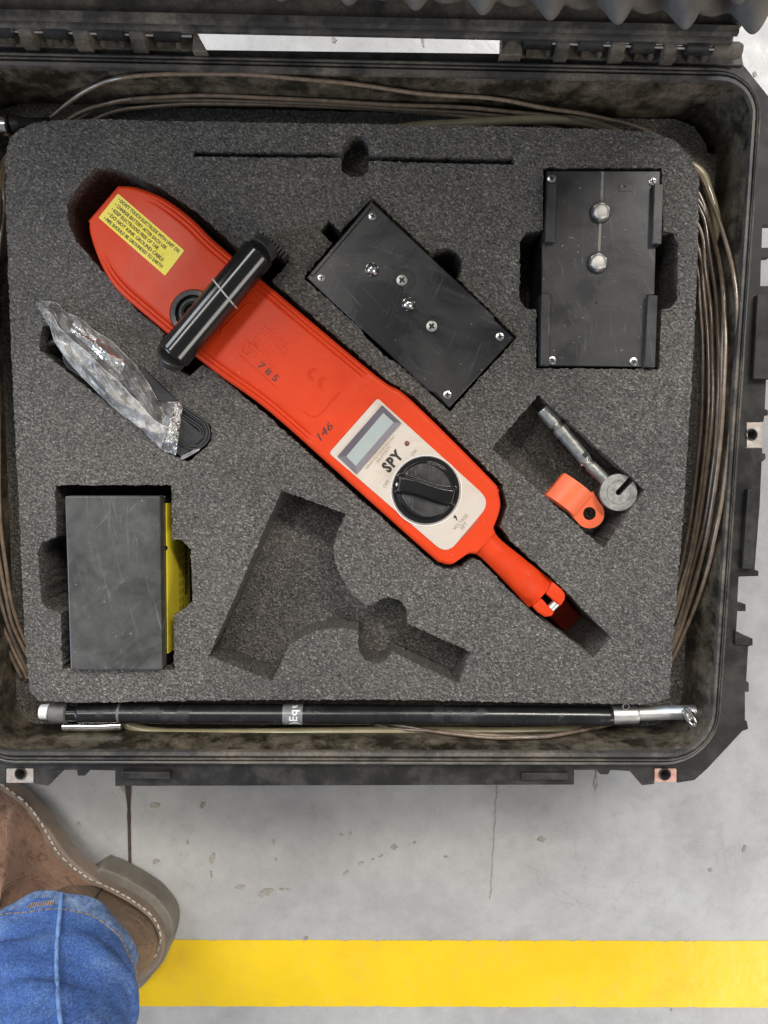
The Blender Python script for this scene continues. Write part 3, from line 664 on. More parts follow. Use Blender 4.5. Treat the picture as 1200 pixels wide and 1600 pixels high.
# rim base layer below the slab
Z_BL = -0.034
base_px = [(-25, 180), (30, 163), (80, 158), (200, 166), (600, 176), (1020, 186), (1055, 186), (1085, 198), (1103, 225), (1105, 240), (1125, 241), (1124, 330), (1118, 470), (1104, 520), (1092, 800), (1080, 1000), (1078, 1110), (1060, 1132), (1000, 1140), (600, 1142), (70, 1141), (30, 1133), (8, 1112), (-2, 1060), (-12, 900), (-22, 600), (-28, 300)]
hole = [(60, 240), (1040, 240), (1010, 1060), (90, 1060)]
bo = jitter(L(base_px, Z_BL)); bh = L(hole, Z_BL)
g = G(); fill_g(g, [bo, bh], Z_BL); wall_g(g, bo, Z_BL, -0.12, 4, 0.0004)
g.mk('base_foam', 'foam_base', smooth=50, label='lower layer of dusty grey foam showing around the cut slab', cat='foam layer')

# ---------------------------------------------------------------- cable coil
coil = thing('ground_cable', 'tan coated wire cable coiled round the foam slab inside the case', 'cable', tuple(P(560, 640, -0.03)))
INN = offset_quad(IC, -0.0042)
def inside(p):
    for i in range(4):
        a, b = INN[i], INN[(i + 1) % 4]
        if (b - a).x * (p.y - a.y) - (b - a).y * (p.x - a.x) > 0: return False
    return True
def clampz(u, v, z):
    while z < 0.006 and not inside(P(u, v, z)): z += 0.0005
    return (u, v, z)
_sn = 0
def strand(pts, r=0.00138, mat='cable', name='cable_loop'):
    pts = [clampz(*p) if p[0] > 62 and 100 < p[1] < 1160 else p for p in pts]
    global _sn
    _sn += 1
    path = catmull([P(u, v, z) for u, v, z in pts], 10); path = [p + Vector((mnoise.noise((i * 0.11, _sn * 3.3, 0)), mnoise.noise((i * 0.11, _sn * 3.3, 9)), 0.4 * mnoise.noise((i * 0.13, _sn * 3.3, 5)))) * 0.0009 for i, p in enumerate(path)]
    g = G(); tube_g(g, path, r, 8); return g.mk(name, 'cable_dk' if _sn % 3 == 0 else mat, coil, smooth=60)
ZU = -0.030
tops = [
 [(40, 240, ZU), (60, 208, ZU), (80, 184, -0.024), (140, 138, -0.014), (200, 121, -0.008), (300, 116, -0.006), (400, 118, -0.006), (520, 128, -0.008), (640, 144, -0.010), (760, 153, -0.012), (860, 170, -0.014), (940, 184, -0.018), (1015, 206, -0.026), (1060, 240, ZU), (1094, 276, -0.026), (1118, 330, -0.018), (1138, 390, -0.010), (1150, 460, -0.002), (1152, 540, 0.0), (1146, 640, 0.0), (1135, 730, -0.004), (1121, 820, -0.010), (1102, 900, -0.016), (1075, 975, -0.022), (1048, 1032, -0.028), (1020, 1070, ZU)],
 [(60, 240, ZU), (85, 210, ZU), (108, 187, -0.026), (150, 166, -0.020), (200, 155, -0.018), (280, 150, -0.017), (400, 152, -0.017), (540, 160, -0.018), (700, 168, -0.018), (820, 176, -0.020), (900, 187, -0.022), (960, 203, -0.027), (1030, 235, ZU), (1090, 300, -0.027), (1115, 370, -0.022), (1128, 440, -0.020), (1134, 540, -0.020), (1128, 660, -0.020), (1112, 800, -0.020), (1090, 900, -0.024), (1062, 990, -0.027), (1030, 1050, ZU)],
 [(70, 240, ZU), (95, 212, ZU), (120, 187, -0.027), (170, 163, -0.021), (240, 157, -0.020), (360, 158, -0.019), (520, 165, -0.019), (700, 175, -0.020), (820, 184, -0.022), (890, 194, -0.024), (930, 203, -0.028), (1010, 240, ZU), (1088, 318, -0.028), (1108, 390, -0.023), (1120, 480, -0.022), (1123, 600, -0.021), (1115, 720, -0.022), (1100, 820, -0.023), (1078, 910, -0.026), (1052, 990, -0.028), (1020, 1050, ZU)],
 [(90, 240, ZU), (120, 212, ZU), (148, 187, -0.028), (200, 170, -0.024), (280, 164, -0.022), (400, 163, -0.020), (560, 168, -0.021), (700, 180, -0.022), (800, 189, -0.024), (880, 203, -0.028), (1000, 245, ZU), (1086, 345, -0.028), (1103, 420, -0.024), (1112, 500, -0.023), (1113, 620, -0.022), (1104, 740, -0.023), (1090, 830, -0.025), (1070, 915, -0.027), (1048, 980, -0.029), (1010, 1050, ZU)],
 [(1000, 260, ZU), (1084, 375, -0.029), (1100, 450, -0.025), (1106, 540, -0.024), (1106, 640, -0.024), (1096, 760, -0.025), (1080, 860, -0.027), (1060, 930, -0.028), (1044, 975, -0.030), (1000, 1040, ZU)],
 [(1000, 280, ZU), (1080, 400, ZU), (1094, 480, -0.027), (1098, 600, -0.026), (1090, 730, -0.027), (1074, 840, -0.029), (1050, 930, ZU), (1000, 1020, ZU)],
 [(1005, 250, ZU), (1089, 310, -0.027), (1118, 385, -0.021), (1131, 460, -0.019), (1128, 560, -0.019), (1124, 700, -0.019), (1106, 830, -0.021), (1082, 920, -0.025), (1050, 1010, -0.028), (1010, 1060, ZU)],
]
for t in tops: strand(t)
for dx, dz in ((0, 0), (-9, 0.002), (-17, 0.001), (8, -0.001), (-26, 0.0)):
    strand([(60 + dx, 1060, ZU), (38 + dx, 1016, -0.028 + dz), (18 + dx, 970, -0.022 + dz), (3 + dx, 900, -0.016 + dz), (-8 + dx, 800, -0.014 + dz), (-12 + dx, 600, -0.014 + dz), (-14 + dx, 450, -0.014 + dz), (2 + dx * 0.4, 330, -0.014 + dz), (4 + dx * .3, 270, -0.022), (30, 215, ZU)])
# loops under the pole
strand([(560, 1100, ZU), (600, 1128, -0.026), (660, 1139, -0.020), (740, 1150, -0.016), (810, 1153, -0.014), (870, 1149, -0.016), (930, 1134, -0.022), (960, 1110, ZU)])
strand([(540, 1100, ZU), (590, 1132, -0.025), (680, 1143, -0.020), (760, 1149, -0.018), (840, 1150, -0.018), (910, 1139, -0.022), (950, 1112, ZU)])
# pale thicker lead
lead = thing('pale_lead', 'thick pale yellowed lead running below the black pole', 'cable', tuple(P(500, 1140, -0.03)))
g = G(); tube_g(g, catmull([P(u, v, z) for u, v, z in [(190, 1128, -0.028), (215, 1138, -0.026), (260, 1145, -0.024), (360, 1146, -0.023), (500, 1144, -0.023), (650, 1142, -0.024), (800, 1143, -0.025), (900, 1138, -0.028), (960, 1125, -0.030)]], 8), 0.0036, 12); g.mk('tube', 'tube_pale', lead, smooth=60)
g = G(); tube_g(g, [P(100, 1134, -0.020), P(150, 1134.5, -0.020), P(190, 1133, -0.021)], 0.0040, 12); g.mk('ferrule', 'chrome', lead, smooth=60)
g = G(); tube_g(g, catmull([P(u, v, z) for u, v, z in [(560, 215, ZU), (640, 198, -0.028), (720, 193, -0.024), (830, 187, -0.022), (905, 189, -0.024), (960, 205, -0.029), (1030, 240, ZU), (1090, 265, -0.030), (1108, 300, -0.026), (1120, 345, -0.024), (1124, 400, -0.030)]], 8), 0.0030, 12); g.mk('tube', 'tube_pale', lead, smooth=60)
plug = thing('cable_plug', 'black cable end with bright steel ferrule at the upper left foam corner', 'cable plug', tuple(P(20, 197, -0.02)))
g = G(); lathe_g(g, P(-30, 197, -0.014), P(16, 197, -0.014), [(0, 0.0052), (0.7, 0.0052), (0.72, 0.0066), (0.95, 0.0066), (1, 0.005)], 20); g.mk('ferrule', 'chrome', plug)
g = G(); lathe_g(g, P(16, 197, -0.014), P(80, 192, -0.022), [(0, 0.0052), (0.2, 0.0060), (0.5, 0.0042), (1, 0.0036)], 16); g.mk('sleeve', 'black', plug)

# ---------------------------------------------------------------- holiday detector (orange)
ZB = 0.006
det = thing('detector', 'orange plastic handheld detector with cream control panel lying diagonally in the foam', 'detector', tuple(P(460, 590, -0.05)))
A = P(160, 317, ZB); ax = (P(735, 832, ZB) - A).normalized(); ay = Vector((-ax.y, ax.x, 0))
def st(u, v, z=ZB):
    d = P(u, v, z) - A; return d.dot(ax), d.dot(ay)
up = [(185, 289), (200, 289), (216, 292), (236, 299), (262, 312), (300, 341), (340, 380), (430, 454), (590, 588), (640, 622), (768, 749), (779, 768), (783, 788), (780, 804), (775, 817), (772, 822), (775, 832), (786, 846), (820, 873), (858, 903), (880, 922), (884, 933), (877, 948)]
lo = [(138, 346), (138, 358), (142, 375), (150, 398), (160, 420), (178, 448), (214, 482), (330, 577), (420, 643), (560, 768), (672, 868), (690, 880), (705, 883), (717, 876), (727, 868), (736, 866), (746, 868), (762, 881), (810, 931), (832, 955), (848, 965), (858, 964), (868, 956)]
def dens(l, n): return [(p.x, p.y) for p in catmull([Vector((u, v, 0)) for u, v in l], n)]
ups = [st(*p) for p in dens(up, 5)]; los = [st(*p) for p in dens(lo, 5)]
def interp(tab, s):
    tab = sorted(tab)
    if s <= tab[0][0]: return tab[0][1]
    for (a, b), (c, d) in zip(tab, tab[1:]):
        if s <= c: return b + (d - b) * (s - a) / max(1e-9, c - a)
    return tab[-1][1]
def sstep(a, b, x):
    t = min(1, max(0, (x - a) / (b - a))); return t * t * (3 - 2 * t)
s_neck = st(757, 850)[0]; s_end = max(ups[-1][0], los[-1][0]) ; s_g1 = st(575, 590)[0]; s_g0 = st(225, 300)[0]
def smooth_tab(tab):
    return tab
mm_ = 0.001
def body_mesh(s0, s1, ns, nt, top, thick, wide):
    vs = []; fs = []; ring = []
    for i in range(ns + 1):
        s = s0 + (s1 - s0) * i / ns
        a = interp(los, s); b = interp(ups, s)
        row = []
        if wide:
            EK = [0, .2, .5, .9, 1.4, 2.0, 2.6, 3.0, 3.3, 3.6, 3.9, 4.3, 4.8, 5.3, 5.8, 6.2, 6.5, 6.8, 7.1, 7.6, 8.6, 10.5]
            kk = min(1.0, (b - a) * 1000 / 2 / 12.5); ee_ = [x * kk * mm_ for x in EK]; ncen = 8
            cols = [a + x for x in ee_] + [a + ee_[-1] + (b - a - 2 * ee_[-1]) * (q_ + 1) / (ncen + 1) for q_ in range(ncen)] + [b - x for x in ee_[::-1]]
            nt = len(cols) - 1
        for j in range(nt + 1):
            w_ = j / nt; f = 0.5 - 0.5 * math.cos(math.pi * w_); f = 0.55 * f + 0.45 * w_
            t = cols[j] if wide else a + (b - a) * f
            e = min(t - a, b - t)
            row.append((s, t, top(s, t, e, b - a)))
        ring.append(row)
    for row in ring:
        for s, t, z in row: vs.append(A + ax * s + ay * t + Vector((0, 0, z - ZB)))
    n = nt + 1
    for i in range(ns):
        for j in range(nt): a = i * n + j; fs.append((a, a + 1, a + n + 1, a + n))
    # sides
    per = [(0, j) for j in range(n)] + [(i, nt) for i in range(1, ns + 1)] + [(ns, j) for j in range(nt - 1, -1, -1)] + [(i, 0) for i in range(ns - 1, 0, -1)]
    base = len(vs)
    c = sum(vs, Vector()) / len(vs)
    for (i, j) in per:
        p = vs[i * n + j]; vs.append(Vector((p.x, p.y, ZB - thick)))
    m = len(per)
    for k in range(m):
        k2 = (k + 1) % m; fs.append((per[k][0] * n + per[k][1], per[k2][0] * n + per[k2][1], base + k2, base + k))
    return vs, fs
FIELD = 0.0002
def top_body(s, t, e, wd):
    L_ = s_neck
    es = min(e, s + 0.0006, 1)
    z = ZB
    r = 0.0035
    ee = min(es, r); z -= r - math.sqrt(max(0, r * r - (r - ee) ** 2))
    # side channels
    on = sstep(s_g0, s_g0 + 0.03, s) * (1 - sstep(s_g1 - 0.006, s_g1 + 0.002, s))
    gd = math.exp(-((e - 0.0036) / 0.00045) ** 2) + math.exp(-((e - 0.0066) / 0.00045) ** 2); z -= 0.0011 * min(1, gd) * on
    bead = sstep(0.0036, 0.0046, e) * (1 - sstep(0.0056, 0.0066, e)); z += (-0.0003 * sstep(0.0036, 0.0040, e) * (1 - sstep(0.0062, 0.0066, e)) + 0.0002 * bead) * on
    z -= FIELD * on * sstep(0.0066, 0.0075, e)
    # shallow ledge beyond the grip
    return z
vs, fs = body_mesh(0, s_neck, 260, 44, top_body, 0.045, True); mk('body', vs, fs, 'orange', det, smooth=50)
def top_handle(s, t, e, wd):
    f = (s - s_neck) / (s_end - s_neck); c = 1 - 2 * e / max(wd, 1e-5)
    z = ZB - 0.0012 - 0.0055 * (abs(c) ** 2.6)
    # saddle toward the far end then a drop
    z -= 0.0035 * sstep(0.15, 0.5, f) ; z -= 0.003 * sstep(0.55, 0.80, f); z += 0.0012 * sstep(0.80, 1.0, f)
    # notch at the end
    return z
# handle with the end notch: cut the last part in two lobes
nA = st(855, 930); nB = st(848, 937.5)
vs, fs = body_mesh(s_neck, nA[0] , 70, 24, top_handle, 0.030, 0); hnd = mk('handle', vs, fs, 'orange', det, smooth=50)
def lobe(px, name='handle_lobe'):
    return prism(name, px, ZB - 0.0052, ZB - 0.03, 'orange', det, zref=ZB - 0.0052, bevel=0.0014, seg=3)
lobe([(853, 928), (866, 940), (876, 948), (883, 937), (884, 929), (878, 921), (864, 909)])
lobe([(846.5, 935), (857, 947), (867, 957), (862, 963), (852, 965), (840, 957), (832, 948)])
g = G(); hs = [P(854, 960, -0.030), P(882, 934, -0.030), P(908, 962, -0.076), P(882, 988, -0.076)]; hs2 = [p + Vector((0, 0, -0.012)) for p in hs]
g.add(hs + hs2, [(0, 1, 2, 3), (4, 5, 6, 7), (0, 1, 5, 4), (1, 2, 6, 5), (2, 3, 7, 6), (3, 0, 4, 7)]); g.mk('slot_plate', 'orange', det, smooth=0, bevel=0.002)  # orange plate sloping down into the slot past the lobes
g = G(); lathe_g(g, P(858, 953, -0.004), P(871, 940, -0.004), [(0, 0.0030), (1, 0.0030)], 16); g.mk('pivot_pin', 'satin', det)
# parts of the detector
zt = ZB + 0.0004 - 0.0009
lb = rounded([(184.5, 302.5), (288, 391.5), (258, 431), (154, 340)], 2, 3)
lab = prism('warning_label', lb, ZB + 0.0001, ZB - 0.0009, 'yellow', det, zref=ZB)
zz = ZB + 0.0003
def ln(s, p0, p1, h=5.4): text('lettering', s, p0, p1, h, zz, 'ink', lab, bold=0.012)
def lc(x, y): return (130 + x / 6.667, 280 + y / 6.667)
ln("\u2022 DON'T TOUCH ELECTRODE WITH UNIT ON", lc(357, 222), lc(985, 768))
ln("\u2022 CHARGE BATTERY AFTER EACH USE", lc(322, 272), lc(852, 732))
ln("\u2022 KEEP ELECTRODES FREE OF TAR", lc(286, 320), lc(770, 736))
ln("\u2022 DO NOT KINK GROUND CABLE", lc(250, 368), lc(822, 858))
ln("\u2022 PIPE SHOULD BE GROUNDED TO EARTH", lc(208, 414), lc(810, 925))
zm = ZB - FIELD + 0.00012
text('stamped_number', '7 8 5', (402, 572), (430, 597), 10.5, zm, 'ink_brown', det, bold=0.02)
text('handwritten_number', '146', (501, 689), (522, 667), 12, ZB + 0.00015, 'ink', det, bold=0.0, shear=0.25)
# moulded marks (raised lines of the body colour)
def raised(paths, r=0.0004, name='moulded_mark'):
    g = G()
    for pth in paths: tube_g(g, [P(u, v, ZB - FIELD) for u, v in pth], r, 6)
    return g.mk(name, 'orange', det, smooth=60)
def arc(c, r, a0, a1, n=14): return [(c[0] + r * math.cos(R(a0 + (a1 - a0) * i / n)), c[1] + r * math.sin(R(a0 + (a1 - a0) * i / n))) for i in range(n + 1)]
raised([arc((490, 585), 9, 90, 300), arc((490, 585), 5.5, 90, 300), arc((506, 599), 9, 90, 300), arc((506, 599), 5.5, 90, 300), [(498, 603), (504, 597)]])
raised([[(474, 642), (484, 650), (492, 652), (500, 648), (530, 613)], [(374, 554), (432, 606)]])
raised([arc((387, 545), 8, 40, 250), [(384, 530), (392, 537), (399, 538), (402, 545)], [(345, 524), (346, 515), (384, 477), (394, 473), (402, 480)]])
g = G()
for r_ in range(9):
    for k in range(7):
        if random.random() < 0.2: continue
        s0 = Vector((413 + k * 6.2 - r_ * 3.6, 508 + k * 5.4 + r_ * 4.6)); ln_ = random.uniform(3, 5.4)
        tube_g(g, [P(s0.x, s0.y, ZB - FIELD), P(s0.x + ln_ * 0.75, s0.y + ln_ * 0.66, ZB - FIELD)], 0.0003, 5)
g.mk('moulded_rows', 'orange', det, smooth=60, kind='stuff')
# cream panel
pn = rounded([(590, 622), (768, 784), (698, 867), (514, 708)], [5, 26, 22, 5], 7)
panel = prism('control_panel', pn, ZB + 0.0006, ZB - 0.001, 'panel', det, zref=ZB, bevel=0.0002, seg=1)
zp = ZB + 0.0006
# LCD with recessed frame
win = [(597, 633), (627, 661), (557, 741), (527, 713)]; glass = [(599, 645), (615, 660), (556, 728), (541, 713)]
g = G(); o_ = L(win, zp + 0.0008); i_ = L(glass, zp + 0.0001)
g.add([*o_, *i_], [(0, 1, 5, 4), (1, 2, 6, 5), (2, 3, 7, 6), (3, 0, 4, 7)]); wall_g(g, o_, zp + 0.0008, zp - 0.0002); disp = g.mk('display_frame', 'bezel', det, smooth=0)
g = G(); g.add([p + Vector((0, 0, 0.0001)) for p in i_], [(0, 1, 2, 3)]); g.mk('display_glass', 'lcd', disp, smooth=0)
zi = zp + 0.00015
text('panel_lettering', 'DISPLAYS VOLTAGE SETTING ONLY', (573, 734), (618, 682), 3.6, zi, 'ink_grey', det)
text('panel_lettering', 'KILOVOLTS', (591, 723), (611, 699), 4.6, zi, 'ink_grey', det)
text('brand_lettering', 'SPY', (607, 739), (631, 712), 16, zi, 'ink', det, bold=0.055, space=1.22)
text('panel_lettering', 'ON', (645, 713), (652, 705), 5.5, zi, 'ink_grey', det)
text('panel_lettering', 'OFF', (602, 763), (609, 752), 5.5, zi, 'ink_grey', det)
text('panel_lettering', 'VOLTAGE', (711, 829), (732, 806), 5.5, zi, 'ink_grey', det)
text('panel_lettering', 'SET', (722, 828), (731, 818), 5.5, zi, 'ink_grey', det)
text('panel_lettering', 'WWW.PICLTD.COM', (721, 843), (748, 814), 3.2, zi, 'ink_grey', det)
g = G(); g.add([P(u, v, zi) for u, v in [(710, 804), (714.5, 808.5), (708.5, 809.5)]] + [P(u, v, zi) for u, v in [(711, 808.5), (713, 808.5), (715, 813), (713, 813)]], [(0, 1, 2), (3, 4, 5, 6)]); g.mk('panel_arrow', 'ink', det, smooth=0)
g = G(); dome_g(g, P(636, 693, zi), zi, 0.0017, 0.0012, None, 5, 16); g.mk('indicator_lamp', simple('dark_red_lamp', (0.20, 0.06, 0.05), 0.3), det, smooth=60)
# knob
kc = P(666, 766, zp + 0.004); RK = 52.5 / 1200 * (CAM_H - zp - 0.004); ka = R(-11)
def kh(r, a):
    x = r * math.cos(a - ka); y = r * math.sin(a - ka) + 0.05 * math.sin(r * math.cos(a - ka) * 3)
    base = 0.08
    inner = 1 - sstep(0.80, 0.86, r)
    bw = 0.17 + 0.04 * x * x
    bar_ = (1 - sstep(bw, bw + 0.09, abs(y))) * (1 - sstep(0.76, 0.94, abs(x)))
    moon = 0.34 + 0.10 * abs(y)
    h = base + inner * (moon - base)
    return h + bar_ * (0.80 + 0.12 * math.cos(x * 2) - h)
g = G(); dome_g(g, kc, zp + 0.001, RK, 0.0100, kh, 80, 144, 0.0012)
knob = g.mk('dial_knob', 'gloss_black', det, smooth=60)
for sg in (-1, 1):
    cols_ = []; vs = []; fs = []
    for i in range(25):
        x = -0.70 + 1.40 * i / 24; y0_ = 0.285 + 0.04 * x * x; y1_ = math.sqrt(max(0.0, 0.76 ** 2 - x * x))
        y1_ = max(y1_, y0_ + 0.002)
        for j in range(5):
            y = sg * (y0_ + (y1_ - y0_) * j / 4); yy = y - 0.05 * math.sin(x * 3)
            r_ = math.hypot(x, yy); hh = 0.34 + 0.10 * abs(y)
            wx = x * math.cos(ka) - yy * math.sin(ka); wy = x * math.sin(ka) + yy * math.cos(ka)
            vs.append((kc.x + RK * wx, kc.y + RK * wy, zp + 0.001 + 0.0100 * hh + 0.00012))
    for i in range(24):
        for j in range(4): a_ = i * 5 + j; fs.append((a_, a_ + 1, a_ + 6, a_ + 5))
    mk('knob_face_sheen', vs, fs, 'knob_face_sheen', knob, smooth=60)  # overlay carries the painted reflection of the dial scoops
ring = P(666, 767, zp); g = G()
pts = [ring + Vector((math.cos(a) * RK * 1.06, math.sin(a) * RK * 1.06, 0.0002)) for a in [2 * math.pi * k / 64 for k in range(64)]]; tube_g(g, pts, 0.0005, 6, True); g.mk('dial_ring', 'white', det, smooth=60)
g = G(); dome_g(g, P(621.5, 757.5, zp + 0.005), zp + 0.0032, 0.0014, 0.0006, None, 3, 16, 0.004); g.mk('pointer_dot', 'white', knob, smooth=60)
g = G(); c_ = P(707, 777, zp + 0.003); tube_g(g, [c_ + Vector((math.cos(a) * 0.0022, math.sin(a) * 0.0022, 0)) for a in [2 * math.pi * k / 20 for k in range(20)]], 0.0004, 6, True); g.mk('screw_recess', 'gloss_black', knob, smooth=60)
# round mount and tube grip
ZT = 0.021
mc = P(305, 492, ZB); g = G()
rm = 37 / 1200 * (CAM_H - ZB)
prof = [(0.01, 0.0012), (0.42, 0.0012), (0.42, 0.004), (0.50, 0.0045), (0.58, 0.0045), (0.62, 0.0025), (0.70, 0.0022), (0.76, 0.0050), (0.94, 0.0052), (1.0, 0.0040), (1.0, -0.001)]
for f, h in prof:
    pass
vs = []; fs = []
for f, h in prof:
    for k in range(48): a = 2 * math.pi * k / 48; vs.append((mc.x + rm * f * math.cos(a), mc.y + rm * f * math.sin(a), ZB + h))
for i in range(len(prof) - 1):
    for k in range(48): fs.append((i * 48 + k, i * 48 + (k + 1) % 48, (i + 1) * 48 + (k + 1) % 48, (i + 1) * 48 + k))
mount = mk('round_mount', vs, fs, 'black', det, smooth=40)
t0 = P(270, 556, ZT); t1 = P(406, 393.5, ZT); rt = 26.2 / 1200 * (CAM_H - ZT)
g = G(); lathe_g(g, t0, t1, [(0, rt * 0.90), (0.012, rt * 0.98), (0.02, rt), (0.98, rt), (0.988, rt * 0.98), (1, rt * 0.90)], 64); grip = g.mk('grip', 'gloss_black', det, smooth=40)
dn = (t1 - t0).normalized()
g = G(); lathe_g(g, t1, t1 + dn * 0.006 - Vector((0, 0, 0.003)), [(0, rt * 0.80), (0.1, rt * 0.86), (0.9, rt * 0.84), (1, rt * 0.7)], 28); g.mk('end_cap', 'black', grip, smooth=25)
g = G(); lathe_g(g, t0, t0 - dn * 0.004 - Vector((0, 0, 0.003)), [(0, rt * 0.80), (0.1, rt * 0.86), (0.9, rt * 0.84), (1, rt * 0.7)], 28); g.mk('end_cap', 'black', grip, smooth=25)
g = G(); e0 = P(257, 560, 0.014); lathe_g(g, e0 + Vector((0.001, 0.001, 0)), e0 + Vector((-0.0015, -0.002, -0.002)), [(0, 0.0018), (0.7, 0.0018), (1, 0.001)], 14); g.mk('cap_screw', 'chrome', grip)
# teeth on the cap edge
for k in range(9):
    c = t1 + dn * 0.010 + Vector((0, 0, -0.012)); sd = Vector((-dn.y, dn.x, 0)); g = G()
    box_g(g, c + sd * (k - 4) * 0.0026, dn, sd, 0.0025, 0.0008, -0.012, 0.010); g.mk('cap_tooth', 'ink', grip, smooth=0)
mid = t0.lerp(t1, 0.60); g = G(); sd = Vector((-dn.y, dn.x, 0))
pts = []
for k in range(40):
    a = 2 * math.pi * k / 40; pts.append(mid + sd * (rt + 0.0002) * math.cos(a) + Vector((0, 0, 1)) * (rt + 0.0002) * math.sin(a) + dn * 0.002 * math.cos(a) )
tube_g(g, pts, 0.00055, 8, True); g.mk('binding_wire', simple('grey_cord', (0.5, 0.5, 0.48), 0.5), grip, smooth=60)

# ---------------------------------------------------------------- screws shared meshes
def screw_h(r, a):
    x = abs(r * math.cos(a)); y = abs(r * math.sin(a))
    h = 1.0 - 0.35 * r ** 3
    if (x < 0.14 and y < 0.62) or (y < 0.14 and x < 0.62): h -= 1.3
    return h
g = G(); dome_g(g, (0, 0), 0, 0.0027, 0.0010, screw_h, 14, 40, 0.0015); SCREW = mesh_of(g, 'steel', 50)
g = G(); dome_g(g, (0, 0), 0, 0.0036, 0.0010, screw_h, 14, 40, 0.0015); SCREW_L = mesh_of(g, 'cast', 50)
g = G()
lathe_g(g, (0, 0, -0.001), (0, 0, 0.0045), [(0, 0.0046), (0.5, 0.0046), (0.5, 0.0044)], 6)
dome_g(g, (0, 0), 0.0015, 0.0041, 0.0042, None, 10, 28)
ACORN = mesh_of(g, 'chrome', 40)
g = G(); lathe_g(g, (0, 0, -0.001), (0, 0, 0.0022), [(0, 0.0070), (0.8, 0.0070), (1, 0.0066)], 32); RINGM = mesh_of(g, 'black_scr', 35)
g = G(); lathe_g(g, (0, 0, -0.001), (0, 0, 0.0026), [(0, 0.0062), (0.8, 0.0062), (1, 0.0058)], 6); NUTM = mesh_of(g, 'cast', 25)
g = G(); lathe_g(g, (0, 0, 0), (0, 0, 0.006), [(0, 0.0050), (0.35, 0.0050), (0.47, 0.0046), (0.53, 0.0036), (0.56, 0.0020)], 32); BUTTON = mesh_of(g, 'button', 60)

# ---------------------------------------------------------------- middle black box
ZM = 0.003
mb = thing('coil_box', 'black plastic box tilted in the foam with four round terminals between corner screws', 'electronics box', tuple(P(640, 475, -0.055)))
mbx = [(580, 314), (771, 493), (773, 500), (803, 528), (702, 637), (681, 614), (671, 611), (479, 434)]
body = prism('housing', [(580.5, 315), (802, 528), (702, 636), (480, 434)], ZM - 0.003, -0.055, 'black', mb, zref=ZM, bevel=0.001)
prism('lid_plate', mbx, ZM, ZM - 0.0028, 'black', mb, zref=ZM, bevel=0.0006)
prism('edge_lip', [(578, 320), (582, 323), (489, 432), (484, 429)], ZM + 0.0012, ZM - 0.002, 'black', mb, zref=ZM, bevel=0.0004)
for i, (u, v) in enumerate([(582, 338), (502, 434), (781, 526), (699, 617)]): place_copy(SCREW, 'screw', P(u, v, ZM), mb, random.uniform(0, 3))
for u, v in [(581, 422), (638, 476)]: place_copy(ACORN, 'terminal_nut', P(u, v, ZM), mb, 0.3)
for u, v in [(628, 438), (674.5, 510)]:
    place_copy(SCREW_L, 'terminal_screw', P(u, v, ZM + 0.0003), mb, 0.9)
for (u, v, r_) in [(633, 437, 15), (678, 508, 12)]:
    c_ = P(u, v, ZM); g = G(); rr = r_ / 1200 * CAM_H; tube_g(g, [c_ + Vector((math.cos(a) * rr, math.sin(a) * rr, -0.0003)) for a in [2 * math.pi * k / 36 for k in range(36)]], 0.0007, 6, True); g.mk('terminal_ring', 'black', mb, smooth=60)

# ---------------------------------------------------------------- right black box with rails
ZQ = 0.001
rb = thing('railed_box', 'upright black box with four side rails and two steel button terminals', 'electronics box', tuple(P(938, 420, -0.055)))
prism('housing', [(856, 268), (1029, 268), (1022, 573), (847, 571)], ZQ - 0.003, -0.055, 'black_scr', rb, zref=ZQ, bevel=0.001)
prism('lid_plate', rounded([(854, 267), (1032, 267), (1031, 288), (1018, 290), (1018, 384), (1025, 384), (1023, 460), (1010, 462), (1008, 573), (846, 571), (847, 380), (853, 378)], 2, 2), ZQ, ZQ - 0.0028, 'black_scr', rb, zref=ZQ, bevel=0.0005)
for px in ([(855, 287), (870, 287), (867, 379), (851, 379)], [(1021, 288), (1036, 288), (1033, 382), (1018, 382)], [(845, 459), (861, 459), (858, 572), (844, 571)], [(1011, 461), (1027, 462), (1023, 574), (1006, 574)]):
    prism('side_rail', px, ZQ + 0.0045, ZQ - 0.02, 'black_scr', rb, zref=ZQ + 0.003, bevel=0.0006)
for u, v in [(862, 279), (1019.5, 283.5), (862.5, 563), (990, 565)]: place_copy(SCREW, 'screw', P(u, v, ZQ), rb, random.uniform(0, 3))
for u, v in [(938, 332), (933.5, 410.5)]:
    b_ = place_copy(RINGM, 'terminal_ring', P(u, v, ZQ), rb); place_copy(NUTM, 'terminal_nut', P(u, v, ZQ + 0.0006), b_, 0.4); place_copy(BUTTON, 'terminal_button', P(u, v, ZQ + 0.0014), b_)
prism('contact_strip', [(939.5, 268), (943.5, 268), (942, 318), (938, 318)], ZQ + 0.0002, ZQ - 0.001, simple('worn_strip', (0.17, 0.17, 0.165), 0.5, var=0.4, vscale=200), rb, zref=ZQ)
prism('contact_strip', [(936, 347), (940, 347), (937.5, 396), (934, 396)], ZQ + 0.0002, ZQ - 0.001, 'ink_grey', rb, zref=ZQ)
g = G(); lathe_g(g, P(931, 474, ZQ + 0.0001), P(931, 474, ZQ - 0.002), [(0, 0.0009), (1, 0.0009)], 10); g.mk('pin_hole', 'ink', rb)
prism('moulded_square', [(967, 286), (989, 286), (988, 299), (967, 299)], ZQ + 0.0004, ZQ - 0.001, 'black_scr', rb, zref=ZQ, bevel=0.0002)
g = G(); lathe_g(g, P(976, 291.5, ZQ + 0.0006), P(976, 291.5, ZQ - 0.002), [(0, 0.0008), (1, 0.0008)], 10); g.mk('pin_hole', 'ink', rb)

